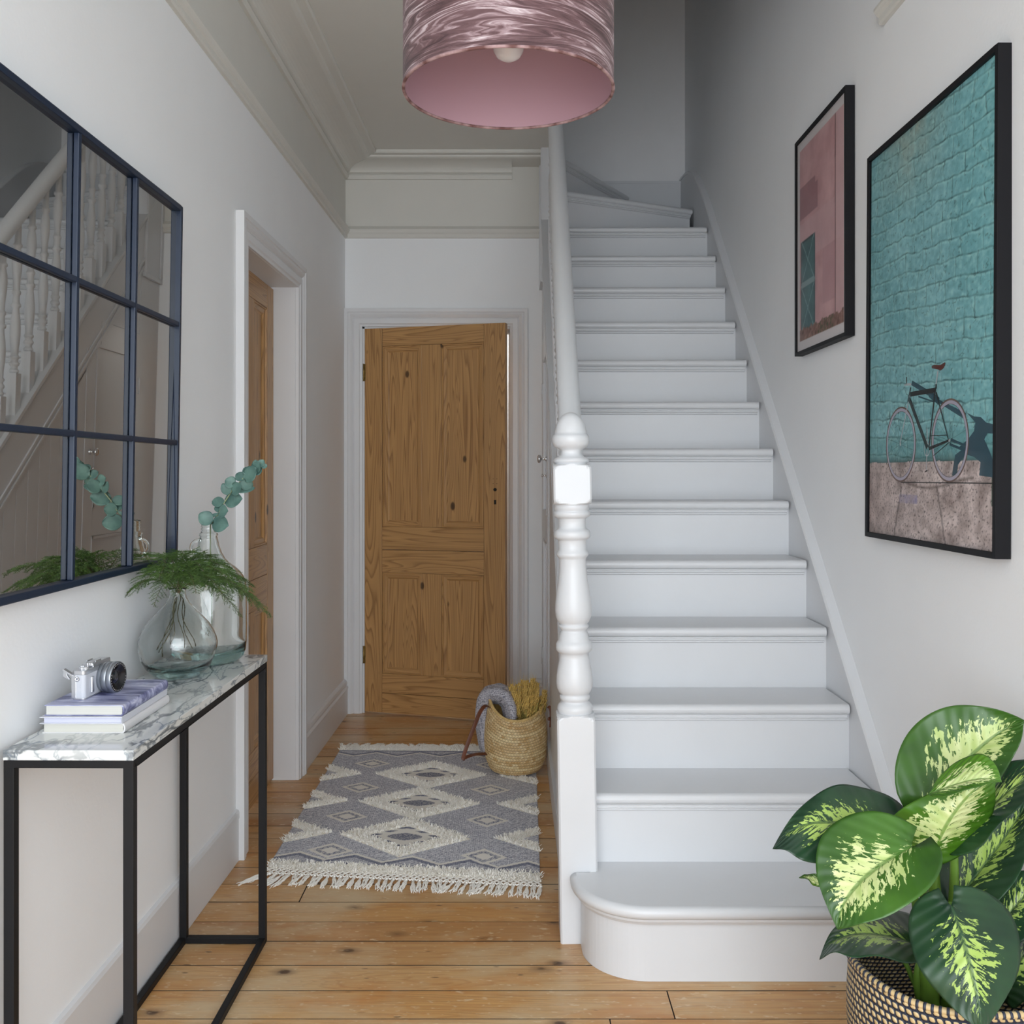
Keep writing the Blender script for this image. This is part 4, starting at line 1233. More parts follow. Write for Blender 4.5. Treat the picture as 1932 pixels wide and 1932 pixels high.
# large print: turquoise brick wall with a bicycle
BN, BF_, BZ0, BZ1 = 2.030, 2.780, 1.092, 2.162
big, bhw, bh = frame_thing('framed_print', 'large black-framed photograph of a bicycle against a turquoise painted brick wall', BN, BF_, BZ0, BZ1, 0.033, 0.013, 0, None, 0.35)
byc = (BN+BF_)/2
def big_col(y, z):
    "y: local across (+ = far = left of the picture), z: height"
    u = (bhw - y)/(2*bhw); v = z/bh
    hz = 0.193 + 0.004*fbm(u, 0, 9)
    if v > hz:
        # painted brick courses, running slightly uphill
        zz = z + 0.022*fbm(u, v, 3, 2) + 0.006*fbm(u, v, 15, 12, 2) + 0.05*u
        rh = 0.047
        row = math.floor(zz/rh); fz = zz/rh - row
        bw = 0.105
        xx = u*2*bhw + (row % 2)*bw*0.5 + 0.024*fbm(u*2, v*2, 6, 5) + 0.35*bw*noise3(row*1.7, 0, 1, 8)
        fx = xx/bw - math.floor(xx/bw)
        j = min(abs(fz-0.5)*-2+1, 1)
        e = min(fz, 1-fz)*rh; ex = min(fx, 1-fx)*bw
        jit = fbm(u*2, v*3, 14, 9)
        lo_ = fz*rh; hi_ = (1-fz)*rh; ls = fx*bw
        mortar = max(0, 1 - abs(lo_-0.0022)/0.0030)*(0.75+1.0*jit) + max(0, 1 - abs(ls-0.0020)/0.0026)*(0.65+1.0*jit)
        shine = max(0, 1 - abs(hi_-0.0025)/0.0040)*(0.5+0.9*jit) + max(0, 1 - abs((1-fx)*bw-0.003)/0.0040)*(0.4+0.9*jit)
        base = lerp3(C(92,148,156), C(138,188,194), 0.5+0.9*fbm(u, v*1.4, 4, 1))
        base = lerp3(base, C(104,172,176), max(0, (u-0.6))*1.2)
        if v > 0.75: base = lerp3(base, C(160,158,138), max(0, 1-abs(u-0.38)*3.0)*max(0, min(1, (v-0.78)*5))*max(0, 0.55+fbm(u*3, v*4, 3, 8)))
        rough_ = fbm(u*1.6, v*3.2, 22, 3, 3); r2 = noise3(u*70, v*34, 1, 4)
        crack = max(0, 1 - abs(fbm(u*1.3, v*2.2, 13, 6, 3))/0.035)
        c = lerp3(base, C(170,212,206), max(0, rough_*0.9))
        c = lerp3(c, C(70,126,130), max(0, -rough_*0.8))
        c = lerp3(c, C(178,220,214), max(0, shine)*0.55)
        c = lerp3(c, C(30,74,78), min(1, max(0, mortar*1.25)*(0.50+0.9*max(0, fbm(u*2, v*2, 9, 40, 2)+0.15)*1.3)))
        c = lerp3(c, C(30,70,74), crack*0.75*(1 if r2 > 0.0 else 0.15))
        low = max(0, 1 - (v-hz)/0.03); c = lerp3(c, C(52,50,48), low*low*0.8)
        if v < hz+0.065: c = lerp3(c, C(66,120,120), 0.35)
        return c
    # pavement
    n = fbm(u*1.5, v*2.5, 9, 11); s = fbm(u*4, v*7, 26, 12, 2)
    c = lerp3(C(136,122,118), C(206,194,192), 0.55+1.5*n)
    c = lerp3(c, C(70,58,56), max(0, s-0.12)*3.0)
    c = lerp3(c, C(96,80,76), max(0, 1-abs(fbm(u, v*1.6, 11, 17, 4))/0.02)*0.5)
    t_ = (hz-v)/hz
    for x0, sl in ((0.32, -0.10), (0.60, 0.10)):
        if t_ > 0.30:
            d = abs(u - (x0+sl*(t_-0.3)) + 0.008*noise3(u*10, v*60, 1, 3)); c = lerp3(c, C(72,62,60), max(0, 1-d/0.009)*0.8)
    d = abs(v - (0.145+0.012*math.sin(u*9))); c = lerp3(c, C(78,64,58), max(0, 1-d/0.006)*0.7*(1 if 0.30 < u < 0.85 else 0))
    if u > 0.955 and 0.10 < v < 0.16: c = lerp3(c, C(30,62,40), 0.9)
    if 0.30 < u < 0.45 and 0.095 < v < 0.115: c = lerp3(c, C(120,118,160), 0.6*max(0, 0.6+n*2))
    c = lerp3(c, C(130,96,80), max(0, 0.35-u)*1.6*max(0, 0.4+n))
    return c
mb = MB()
nu, nv = 330, 470
mb.grid(lambda u, v: (-0.0245, bhw-0.011 - u*(2*bhw-0.022), 0.011 + v*(bh-0.022)), nu, nv, smooth=False, uv=False)
po = mb.build('printed_photo', PM, big, fix=False)
colattr(po, 'ink', lambda co: big_col(co[1], co[2]))
# the bicycle, drawn as flat printed shapes on the paper
def flat_mat(name, c, rough=0.3):
    t = NT(name); t.set(Base_Color=c, Roughness=rough); t.b.inputs['Coat Weight'].default_value = 0.35; t.b.inputs['Coat Roughness'].default_value = 0.03; return t.m
INK = [flat_mat('ink_black', C(44,44,44)), flat_mat('ink_tyre', C(120,98,88)), flat_mat('ink_rim', C(190,186,204)), flat_mat('ink_saddle', C(104,52,44)), flat_mat('ink_chrome', C(196,200,206)), flat_mat('ink_shadow', C(48,84,100)), flat_mat('ink_spoke', C(88,112,114))]
def zp(zx, zy):
    y, z = on_plane(1620+zx/4.391, 640+zy/4.391, 1.003)
    return (y-byc, z-BZ0)
bk = MB()
lay = [0.0]
def poly(pts, m):
    lay[0] += 0.00001; x = -0.0248 - lay[0]
    bk.cur = m; bk.add([(x, p[0], p[1]) for p in pts], [tuple(range(len(pts)))], False)
def line(a, b, w_, m, w2=None):
    w2 = w2 or w_; w_ *= 1.25; w2 *= 1.25; a = Vector(a); b = Vector(b); d = (b-a).normalized(); n = Vector((-d.y, d.x))
    poly([a+n*w_/2, b+n*w2/2, b-n*w2/2, a-n*w_/2], m)
def ring(c, r0, r1, m, n=48):
    lay[0] += 0.00001; x = -0.0248 - lay[0]; bk.cur = m
    vs = []
    for k in range(n):
        a = 2*PI*k/n; vs += [(x, c[0]+r0*math.cos(a), c[1]+r0*math.sin(a)), (x, c[0]+r1*math.cos(a), c[1]+r1*math.sin(a))]
    bk.add(vs, [(2*k, 2*k+1, (2*k+3) % (2*n), (2*k+2) % (2*n)) for k in range(n)], False)
Z = zp
# shadows first
poly([Z(870,610),Z(930,640),Z(985,645),Z(1030,690),Z(1116,712),Z(1116,785),Z(1040,780),Z(1015,830),Z(1060,930),Z(1116,1080),Z(1116,1150),Z(975,1130),Z(985,1020),Z(930,975),Z(880,960),Z(800,900),Z(880,830),Z(930,760),Z(940,690)], 5)
poly([Z(750,1130),Z(775,960),Z(850,900),Z(860,960),Z(800,1040),Z(790,1135)], 5)
line(Z(415,362), Z(560,450), 0.010, 5); line(Z(560,450), Z(640,515), 0.014, 5); line(Z(470,475), Z(600,520), 0.003, 5); line(Z(640,515), Z(860,640), 0.006, 5, 0.012)
line(Z(740,830), Z(870,890), 0.005, 5); line(Z(730,870), Z(850,920), 0.005, 5); poly([Z(1090,430),Z(1116,415),Z(1116,465),Z(1095,455)], 5)
line(Z(330,1186), Z(720,1190), 0.002, 0); line(Z(720,1190), Z(1110,1195), 0.002, 0)
for (cx, cy, r) in ((325, 872, 0.0975), (728, 840, 0.0965)):
    c = Z(cx, cy)
    ring(c, r-0.0038, r+0.0006, 1); ring(c, r-0.0118, r-0.0038, 2); ring(c, r-0.0126, r-0.0116, 0)
    for k in range(14):
        a = 2*PI*k/14+0.2; line(c, (c[0]+(r-0.01)*math.cos(a), c[1]+(r-0.01)*math.sin(a)), 0.0006, 6)
    ring(c, 0, 0.004, 4, 12)
ring(Z(545,915), 0.014, 0.0165, 4, 30)
line(Z(548,905), Z(545,740), 0.003, 4); line(Z(545,920), Z(540,1085), 0.003, 4); line(Z(528,1100), Z(550,1088), 0.003, 0)
line(Z(405,440), Z(322,868), 0.0042, 4, 0.003); line(Z(408,400), Z(385,520), 0.0055, 0)
line(Z(402,458), Z(615,420), 0.0095, 0); line(Z(395,490), Z(548,900), 0.0105, 0)
line(Z(612,400), Z(560,900), 0.0062, 0, 0.005); line(Z(560,908), Z(722,840), 0.0070, 0, 0.004); line(Z(618,440), Z(722,838), 0.0050, 0, 0.003)
line(Z(565,800), Z(715,795), 0.0014, 0); line(Z(600,965), Z(722,860), 0.0016, 0)
line(Z(615,385), Z(632,262), 0.0050, 4); line(Z(616,410), Z(617,372), 0.0065, 0)
poly([Z(580,222),Z(600,212),Z(650,215),Z(690,190),Z(694,200),Z(678,240),Z(652,262),Z(630,250),Z(582,242)], 3)
line(Z(372,312), Z(372,375), 0.0040, 0); line(Z(372,375), Z(412,375), 0.0045, 4); line(Z(356,380), Z(372,380), 0.003, 4); line(Z(358,395), Z(372,455), 0.0009, 0); line(Z(372,455), Z(395,468), 0.0009, 0)
bk.build('printed_bicycle', INK, big, fix=False)
def glaz(fr_, hw, h, x, fw):
    t = bpy.data.materials.get('picture_glazing')
    if not t:
        n = NT('picture_glazing'); n.set(Base_Color=(1,1,1), Roughness=0.0)
        tr = n.new('ShaderNodeBsdfTransparent'); gl = n.new('ShaderNodeBsdfGlossy'); gl.inputs['Roughness'].default_value = 0.01
        mx = n.new('ShaderNodeMixShader'); fz = n.new('ShaderNodeFresnel'); fz.inputs['IOR'].default_value = 1.10
        n.link(fz.outputs[0], mx.inputs[0]); n.link(tr.outputs[0], mx.inputs[1]); n.link(gl.outputs[0], mx.inputs[2]); n.link(mx.outputs[0], n.out.inputs[0]); t = n.m
    mb = MB(); mb.add([(x, -hw+fw-0.001, fw-0.001), (x, hw-fw+0.001, fw-0.001), (x, hw-fw+0.001, h-fw+0.001), (x, -hw+fw-0.001, h-fw+0.001)], [(0,3,2,1)])
    mb.build('glazing', t, fr_, fix=False)
glaz(big, bhw, bh, -0.0285, 0.013)

# smaller print: pink wall and teal doors with a white border
SN, SF, SZ0, SZ1 = 2.955, 3.487, 1.685, 2.441
sm, shw, sh = frame_thing('framed_print', 'smaller black-framed print of a pink wall with a teal door, higher up beside the stairs', SN, SF, SZ0, SZ1, 0.028, 0.012, 0, None, 0.0)
def sm_col(y, z):
    u = (shw - y)/(2*shw); v = z/sh
    if u < 0.075 or u > 0.93 or v < 0.060 or v > 0.945: return C(206,202,204)
    n = fbm(u, v*1.4, 5, 21)
    c = lerp3(C(174,132,136), C(208,172,174), 0.5+n)
    if 0.07 < u < 0.45 and 0.62 < v < 0.77 and not (u > 0.40 and v > 0.74): c = lerp3(c, C(138,98,106), 0.7)
    if 0.55 < u < 0.80 and 0.18 < v < 0.42: c = lerp3(c, C(178,140,146), 0.6)
    if v > 0.42 and v < 0.60: c = lerp3(c, C(198,168,172), 0.5)
    if 0.775 < u < 0.79: c = C(120,84,84)
    if u >= 0.79: c = lerp3(c, C(204,176,178), 0.6)
    if 0.10 < u < 0.40 and 0.10 < v < 0.52:
        c = lerp3(C(50,84,88), C(96,132,136), 0.5+n)
        if abs(v-0.315) < 0.012: c = C(136,160,162)
        if u < 0.115 or u > 0.385 or v > 0.508: c = C(44,66,70)
        vv = (v-0.10)/0.205 if v < 0.31 else (v-0.32)/0.2
        uu = (u-0.115)/0.27
        if abs(abs(uu-0.5)*2 - abs(vv-0.5)*2) < 0.05: c = C(126,156,160)
    if v < 0.115 + 0.02*fbm(u, 0, 20, 5):
        c = lerp3(C(96,62,52), C(156,122,112), 0.5+fbm(u, v, 40, 6)*1.5)
        if 0.45 < u < 0.75 and noise3(u, v, 60, 3) > 0.1: c = C(74,82,50)
    return c
mb = MB()
mb.grid(lambda u, v: (-0.021, shw-0.010 - u*(2*shw-0.020), 0.010 + v*(sh-0.020)), 130, 190, smooth=False, uv=False)
po = mb.build('printed_photo', PM, sm, fix=False)
colattr(po, 'ink', lambda co: sm_col(co[1], co[2]))
glaz(sm, shw, sh, -0.0245, 0.012)

# ================================================================== RUG
# corners on the floor: near left, near right, far left, far right
RNL, RNR, RFL, RFR = Vector((-0.785, 3.135)), Vector((0.088, 3.035)), Vector((-0.787, 4.540)), Vector((0.108, 4.520))
def rugp(u, v, z=0.0):
    a = RNL.lerp(RNR, u); b = RFL.lerp(RFR, u); p = a.lerp(b, v)
    return Vector((p.x, p.y, z))
RW, RL = 0.88, 1.45
rug = tag(empty('rug', (-0.34, 3.8, 0)), 'grey and cream woven rug with shaggy cream diamonds and tasselled ends on the floorboards', 'rug')
RO = Vector(rug.location)
DIAC = [(0.47, 0.225), (0.485, 0.468), (0.50, 0.712)]    # centres of the three big diamonds (u, v)
DH, DV = 0.265, 0.126
def shag(u, v):
    "cream tufted pile areas"
    if v < 0.045 or v > 0.955: return True
    for cu, cv in DIAC:
        d = abs(u-cu)/DH + abs(v-cv)/DV
        if 0.56 < d < 1.0: return True
    for cu, vs_ in ((0.0, (0.235, 0.47, 0.71)), (1.0, (0.235, 0.47, 0.71))):
        for cv in vs_:
            d = abs(u-cu)/0.175 + abs(v-cv)/0.075
            if 0.42 < d < 1.0 or (d < 1.0 and abs(u-cu) > 0.07): return True
    return False
def rugcol(u, v):
    x = u*RW; y = v*RL
    cream = C(196,192,186); grey = C(146,148,160); blue = C(66,76,108); pale = C(222,219,212)
    # woven flecks
    n = noise.noise(Vector((x*260, y*120, 0)))
    stripe = 0.5+0.5*math.sin(x*900 + 2*n)
    n2_ = noise.noise(Vector((x*700, y*500, 3)))
    c = lerp3(C(112,116,136), C(226,226,228), 0.48 + 0.30*(stripe-0.5) + 0.9*n2_ + 0.3*n)
    if shag(u, v): return C(226,221,210)
    # insides of the big diamonds
    for cu, cv in DIAC:
        d = abs(u-cu)/DH + abs(v-cv)/DV
        if d <= 0.60:
            c = pale
            if d > 0.44 and math.sin(abs(v-cv)*240) > 0.0: c = lerp3(blue, pale, 0.3*(n+0.6))
            e = abs(u-cu)/0.070 + (abs(v-cv)/0.024)**2
            if e < 1: c = lerp3(blue, pale, 0.55*(0.5+n*1.2))
            return c
    # small outlined diamonds in two columns
    for cu in (0.20, 0.79):
        for cv in (0.123, 0.352, 0.586, 0.815):
            sk = 0.0
            a = abs(u-cu)/0.090 + abs(v-cv)/0.046
            if a < 1.0:
                if a > 0.74: return pale
                if a > 0.44: return lerp3(blue, c, 0.2 + 0.5*(0.5+n)) if math.sin(x*700)*math.sin(y*500) > -0.35 else pale
                return pale
    # zig-zag borders
    for v0, s in ((0.062, 1), (0.938, -1)):
        ph = (u*4.6+0.1) % 1.0; tri = 1-abs(ph-0.5)*2
        d = (v-v0)*s - 0.040*tri
        if 0 <= d < 0.010: return pale
        if -0.014 < d < 0: return lerp3(blue, c, 0.35)
    if v < 0.052 or v > 0.948: return lerp3(blue, c, 0.4)
    return c
mb = MB()
def rz_(u, v): return 0.0055 + 0.0018*fbm(u, v*1.6, 3.5, 31, 2)
mb.grid(lambda u, v: rugp(u, v, rz_(u, v)) - RO, 250, 400, smooth=True)
n0 = len(mb.v)
ro = mb.build('woven_field', None or print_mat('rug_weave', 0.95, 1.15), rug, fix=False)
ro.data.materials[0].node_tree.nodes['Principled BSDF'].inputs['Coat Weight'].default_value = 0
uvmap = {}
def rugfn_builder():
    cols = []
    for i in range(251):
        for j in range(401): cols.append(rugcol(i/250, j/400))
    return cols
ca = ro.data.color_attributes.new('ink', 'FLOAT_COLOR', 'POINT')
buf = []
for c in rugfn_builder(): buf += [*c, 1.0]
ca.data.foreach_set('color', buf)
for a in ro.data.materials[0].node_tree.nodes:
    if a.type == 'ATTRIBUTE': a.attribute_name = 'ink'
md = ro.modifiers.new('solid', 'SOLIDIFY'); md.thickness = 0.0045; md.offset = -1
M['wool'] = simple('cream_wool', C(244,241,234), 0.95)
# shaggy pile: small tufts, uncountable
rnd = random.Random(5)
mb = MB(); mb.smooth = False
cnt = 0
while cnt < 15000:
    u = rnd.uniform(-0.004, 1.004); v = rnd.random()
    if not shag(min(max(u,0),1), v): continue
    cnt += 1
    p = rugp(u, v, 0.006) - RO
    a = rnd.uniform(0, 2*PI); ln = rnd.uniform(0.007, 0.015)
    tip = p + Vector((math.cos(a)*ln*0.8, math.sin(a)*ln*0.8, rnd.uniform(0.004, 0.011)))
    r_t = rnd.uniform(0.0014, 0.0024)
    b = [p + Vector((math.cos(a+k*2*PI/3)*r_t, math.sin(a+k*2*PI/3)*r_t, 0)) for k in range(3)]
    t2 = [tip + Vector((math.cos(a+k*2*PI/3)*r_t*0.7, math.sin(a+k*2*PI/3)*r_t*0.7, 0)) for k in range(3)]
    mb.add(b + t2, [(0,1,4,3),(1,2,5,4),(2,0,3,5),(3,4,5)], False)
sg = mb.build('shag_pile', M['wool'], rug, fix=False); tag(sg, 'cream tufted pile', kind='stuff')
# knotted net and tassels at the ends
def ropeband(v0, dirn):
    mb = MB(); rr0 = random.Random(8)
    n = 42
    for i in range(n+1):
        for lv in range(3):
            u0 = i/n + (0.5/n if lv % 2 else 0)
            for s in (-1, 1):
                u1 = u0 + s*0.5/n
                if not (-0.01 <= u0 <= 1.01 and -0.01 <= u1 <= 1.01): continue
                a = rugp(u0, v0, 0.006) - RO + Vector((0, dirn*0.012*lv, 0)); b = rugp(u1, v0, 0.006) - RO + Vector((0, dirn*0.012*(lv+1), 0))
                mb.tube([a, (a+b)/2 + Vector((0,0,0.002)), b], 0.0026, 5)
            k = rugp(u0, v0, 0.007) - RO + Vector((0, dirn*0.012*lv, 0))
            if -0.01 <= u0 <= 1.01: mb.ball(k, 0.0036, 6, 4)
    return mb
ropeband(0.0, -1).build('knotted_edge', M['wool'], rug)
mb = MB(); mb.grid(lambda u, v: rugp(u, 0.999, 0.006) - RO + Vector((0, v*0.010, 0.003*math.sin(PI*v))), 60, 4); mb.build('knotted_edge', M['wool'], rug)
def tassel(seed, L):
    r2 = random.Random(seed); mb = MB()
    mb.ball((0,0,0.006), 0.0052, 8, 6)
    for s in range(9):
        x = r2.uniform(-0.004, 0.004); pts = []; dx = r2.uniform(-0.10, 0.10); ph = r2.uniform(0, 6)
        ll = L*r2.uniform(0.85, 1.1)
        for i in range(8):
            t_ = i/7
            pts.append((x + dx*ll*t_ + 0.0022*math.sin(ph+t_*9), -ll*t_, 0.006*(1-t_*0.55) + 0.0016*math.sin(ph*2+t_*7) + 0.0005))
        mb.tube(pts, [0.0020]*5 + [0.0017, 0.0013, 0.0007], 5)
    return mb
tv = [tassel(k, 0.072).build('tassel', M['wool'], rug).data for k in range(4)]
for o in list(rug.children):
    if o.name.startswith('tassel'): bpy.data.objects.remove(o)
rnd = random.Random(14)
for i in range(43):
    u = i/42
    o = bpy.data.objects.new('tassel', rnd.choice(tv)); COL.objects.link(o); o.parent = rug
    o.location = rugp(u, 0, 0) - RO + Vector((0, -0.038, 0))
    spl = R(-38)*max(0, 1-u*9) 
    o.rotation_euler = (0, 0, spl + R(rnd.uniform(-16, 16) - 6)); o.scale = (1, (1.25 if u < 0.1 else 1)*rnd.uniform(0.92, 1.08), 1)
for i in range(40):
    u = i/39
    o = bpy.data.objects.new('tassel', rnd.choice(tv)); COL.objects.link(o); o.parent = rug
    o.location = rugp(u, 1, 0) - RO + Vector((0, 0.012, 0))
    o.rotation_euler = (0, 0, PI + R(rnd.uniform(-35, 35))); o.scale = (1, 0.72, 1.1)

# ================================================================== STRAW BASKET, BLANKET, WHEAT
def straw_mat():
    t = NT('plaited_straw')
    a = t.new('ShaderNodeAttribute', attribute_name='straw')
    n = t.noise(t.coord('Object', scale=(1,1,1)), 14, 3)
    c = t.mix(t.ramp(n, [(0.35, 0.0), (0.7, 0.45)]), a.outputs['Color'], C(178,146,96), 'MULTIPLY')
    t.set(Base_Color=a.outputs['Color'], Roughness=0.55)
    nn = t.noise(t.coord('Object'), 260, 2); t.bump(nn, 0.0006, 0.5)
    return t.m
BC = Vector((0.016, 4.165, 0.0115))
bas = tag(empty('straw_basket', BC), 'tall plaited straw basket with brown leather straps, standing on the rug by the stairs', 'basket')
def bas_rad(z, a):
    # belly shape
    base = [(0.0,0.098),(0.012,0.112),(0.05,0.128),(0.10,0.134),(0.15,0.136),(0.20,0.132),(0.25,0.122),(0.30,0.112),(0.36,0.105)]
    for (z0, r0), (z1, r1) in zip(base[:-1], base[1:]):
        if z <= z1:
            t_ = (z-z0)/(z1-z0); r = r0+(r1-r0)*t_; break
    else: r = base[-1][1]
    return r*(1 + 0.018*noise.noise(Vector((math.cos(a)*1.5, math.sin(a)*1.5, z*9))))
def rimz(a):
    # raised at the two handle sides, sagging in front and behind
    c_ = math.cos(a)
    left = max(0, -c_)**2.2*0.72; right = max(0, c_)**2.2
    return 0.232 + 0.092*left + 0.040*right + (0.012 if math.sin(a) > 0 else 0)
ROWS = 21
cols_ = []
def basv(u, v):
    a = 2*PI*u; zt = rimz(a); z = zt*v
    rows = v*ROWS
    fr = rows - math.floor(rows)
    r = bas_rad(z, a)
    # herringbone plait
    k = u*66.0
    ch = (k + abs(fr-0.5)*1.5 + math.floor(rows)*0.37); f = ch - math.floor(ch)
    strand = math.sin(PI*f)
    edge = math.sin(PI*fr)**0.35
    off = 0.0036*edge*(0.35+0.65*strand)
    rn = noise.noise(Vector((math.floor(rows)*3.1, math.floor(ch)*0.9, 0)))
    rn2 = noise.noise(Vector((math.floor(rows)*7.7+3, a*0.8, 0)))
    c = lerp3(C(208,168,108), C(246,224,176), 0.5 + 0.9*rn + 0.5*rn2)
    if rn2 > 0.25: c = lerp3(c, C(250,230,178), 0.5)
    dark = (1-edge)*0.55 + max(0, 0.50-strand)*1.6
    c = lerp3(c, C(112,78,38), dark)
    cols_.append(c)
    sq = 1.0
    return ((r+off)*math.cos(a)*0.965, (r+off)*math.sin(a)*0.86, z)
mb = MB(); mb.grid(basv, 528, ROWS*7, smooth=True, uv=False)
bo_ = mb.build('basket_body', straw_mat(), bas, fix=False)
ca = bo_.data.color_attributes.new('straw', 'FLOAT_COLOR', 'POINT')
buf = []
for c in cols_: buf += [*c, 1.0]
ca.data.foreach_set('color', buf)
mb = MB(); mb.lathe([(0,0.003),(0.094,0.003)], 40); 
mb.grid(lambda u, v: ((bas_rad(rimz(2*PI*u)*v, 2*PI*u)-0.003)*math.cos(2*PI*u)*0.965, (bas_rad(rimz(2*PI*u)*v, 2*PI*u)-0.003)*math.sin(2*PI*u)*0.86, max(0.003, rimz(2*PI*u)*v)), 60, 8)
straw_plain = simple('straw_plain', C(186,152,92), 0.7, bump=(120, 0.001), var=0.2, vscale=40)
mb.build('basket_lining', straw_plain, bas)
mb = MB()
rim = []
for i in range(97):
    a = 2*PI*i/96; r = bas_rad(rimz(a), a)+0.001
    rim.append((r*math.cos(a)*0.965, r*math.sin(a)*0.86, rimz(a)+0.001))
mb.tube(rim, 0.0055, 8, cap=False)
for i in range(0, 96, 1):
    p = Vector(rim[i]); q = Vector(rim[i+1]); m_ = (p+q)/2; d = (q-p).normalized()*0.0018
    mb.tube([m_-d, m_+d], 0.0063, 8)
mb.build('basket_rim', simple('straw_rim', C(214,182,120), 0.6, bump=(160, 0.001), var=0.15, vscale=60), bas)
tan = simple('brown_leather', C(104,56,32), 0.5, bump=(120, 0.0004), var=0.2, vscale=20)
def strap(pts, wdt, th, name='strap'):
    mb = MB(); pts = [Vector(p) for p in pts]
    # smooth with catmull-rom
    sm_ = []
    for i in range(len(pts)-1):
        p0 = pts[max(i-1,0)]; p1 = pts[i]; p2 = pts[i+1]; p3 = pts[min(i+2, len(pts)-1)]
        for k in range(6):
            t_ = k/6
            sm_.append(0.5*((2*p1) + (p2-p0)*t_ + (2*p0-5*p1+4*p2-p3)*t_*t_ + (-p0+3*p1-3*p2+p3)*t_**3))
    sm_.append(pts[-1])
    n = len(sm_); vs = []
    for i, p in enumerate(sm_):
        d = (sm_[min(i+1,n-1)] - sm_[max(i-1,0)]).normalized()
        side = d.cross(Vector((0,-0.55,0.83))).normalized() if abs(d.z) < 0.5 else d.cross(Vector((0.2,-1,0))).normalized()
        nr = side.cross(d).normalized()
        if i > 0 and side.dot(ps) < 0: side = -side; nr = -nr
        ps = side
        vs += [p-side*wdt/2-nr*th/2, p+side*wdt/2-nr*th/2, p+side*wdt/2+nr*th/2, p-side*wdt/2+nr*th/2]
    fs = [(i*4+k, i*4+(k+1) % 4, (i+1)*4+(k+1) % 4, (i+1)*4+k) for i in range(n-1) for k in range(4)] + [(0,1,2,3), tuple(4*(n-1)+k for k in range(4))]
    mb.add(vs, fs, True)
    return mb.build(name, tan, bas, bevel=0.0006)
def bl(px, py, Y): return at(px, py, Y) - BC
strap([bl(924,1334,4.08), bl(915,1332,4.05), bl(905,1345,4.02), bl(893,1375,3.99), bl(880,1410,3.97), bl(874,1430,3.965), bl(877,1431,3.965)], 0.016, 0.0028)
strap([bl(874,1431,3.965), bl(886,1426,3.99), bl(899,1423,4.03), bl(918,1422,4.07)], 0.016, 0.0028)
strap([bl(1034,1333,4.13), bl(1038,1336,4.12), bl(1040,1350,4.11), bl(1039,1372,4.11)], 0.014, 0.0028)
mb = MB(); mb.lathe([(0,0),(0.008,0),(0.008,0.004),(0,0.005)], 14); mb.build('rivet', tan, bas, loc=bl(1036,1356,4.10), rot=(R(90),0,R(40)))

# knitted blanket hanging over the back of the basket
def knit():
    t = NT('grey_knit')
    tc = t.new('ShaderNodeTexCoord'); sx = t.new('ShaderNodeSeparateXYZ'); t.link(tc.outputs['UV'], sx.inputs[0])
    vo = t.new('ShaderNodeTexVoronoi'); t.link(t.coord('Object', scale=(1, 1, 0.75)), vo.inputs['Vector']); vo.inputs['Scale'].default_value = 190; vo.inputs['Randomness'].default_value = 0.35
    h = t.math('SUBTRACT', 1.0, vo.outputs['Distance'])
    t.set(Base_Color=t.ramp(h, [(0.30, C(110,110,124)), (0.55, C(196,194,202)), (1.0, C(222,220,226))]), Roughness=0.9)
    t.bump(h, 0.002, 0.8)
    return t.m
blk = tag(empty('knitted_blanket', BC + Vector((-0.11, 0.06, 0))), 'pale grey knitted blanket spilling out of the straw basket', 'blanket')
K0 = Vector(blk.location)
path = [bl(966,1352,4.14), bl(962,1326,4.16), bl(949,1310,4.18), bl(932,1308,4.20), bl(918,1314,4.22), bl(912,1335,4.22), bl(911,1365,4.22), bl(914,1390,4.22), bl(918,1408,4.215), bl(924,1416,4.21)]
path = [p + BC - K0 for p in path]
wid = [0.085,0.098,0.104,0.100,0.090,0.076,0.070,0.068,0.070,0.076]
def blf(u, v):
    f = u*(len(path)-1); i = min(int(f), len(path)-2); t_ = f-i
    p0 = path[max(i-1,0)]; p1 = path[i]; p2 = path[i+1]; p3 = path[min(i+2,len(path)-1)]
    p = 0.5*((2*p1) + (p2-p0)*t_ + (2*p0-5*p1+4*p2-p3)*t_*t_ + (-p0+3*p1-3*p2+p3)*t_**3)
    d = (p2-p1).normalized(); side = Vector((0,1,0)); nr = d.cross(side).normalized()
    w_ = wid[i]+(wid[i+1]-wid[i])*t_
    a = 2*PI*v
    rr_ = w_*0.62*(1 + 0.10*math.sin(3*a+u*6)) 
    x = rr_*math.cos(a)*0.62; y = rr_*math.sin(a)*1.25
    return p + nr*x + side*y + nr*0.003*math.sin(a*7+u*9)
mb = MB(); mb.grid(blf, 60, 48)
mb.build('blanket_cloth', knit(), blk, fix=False)

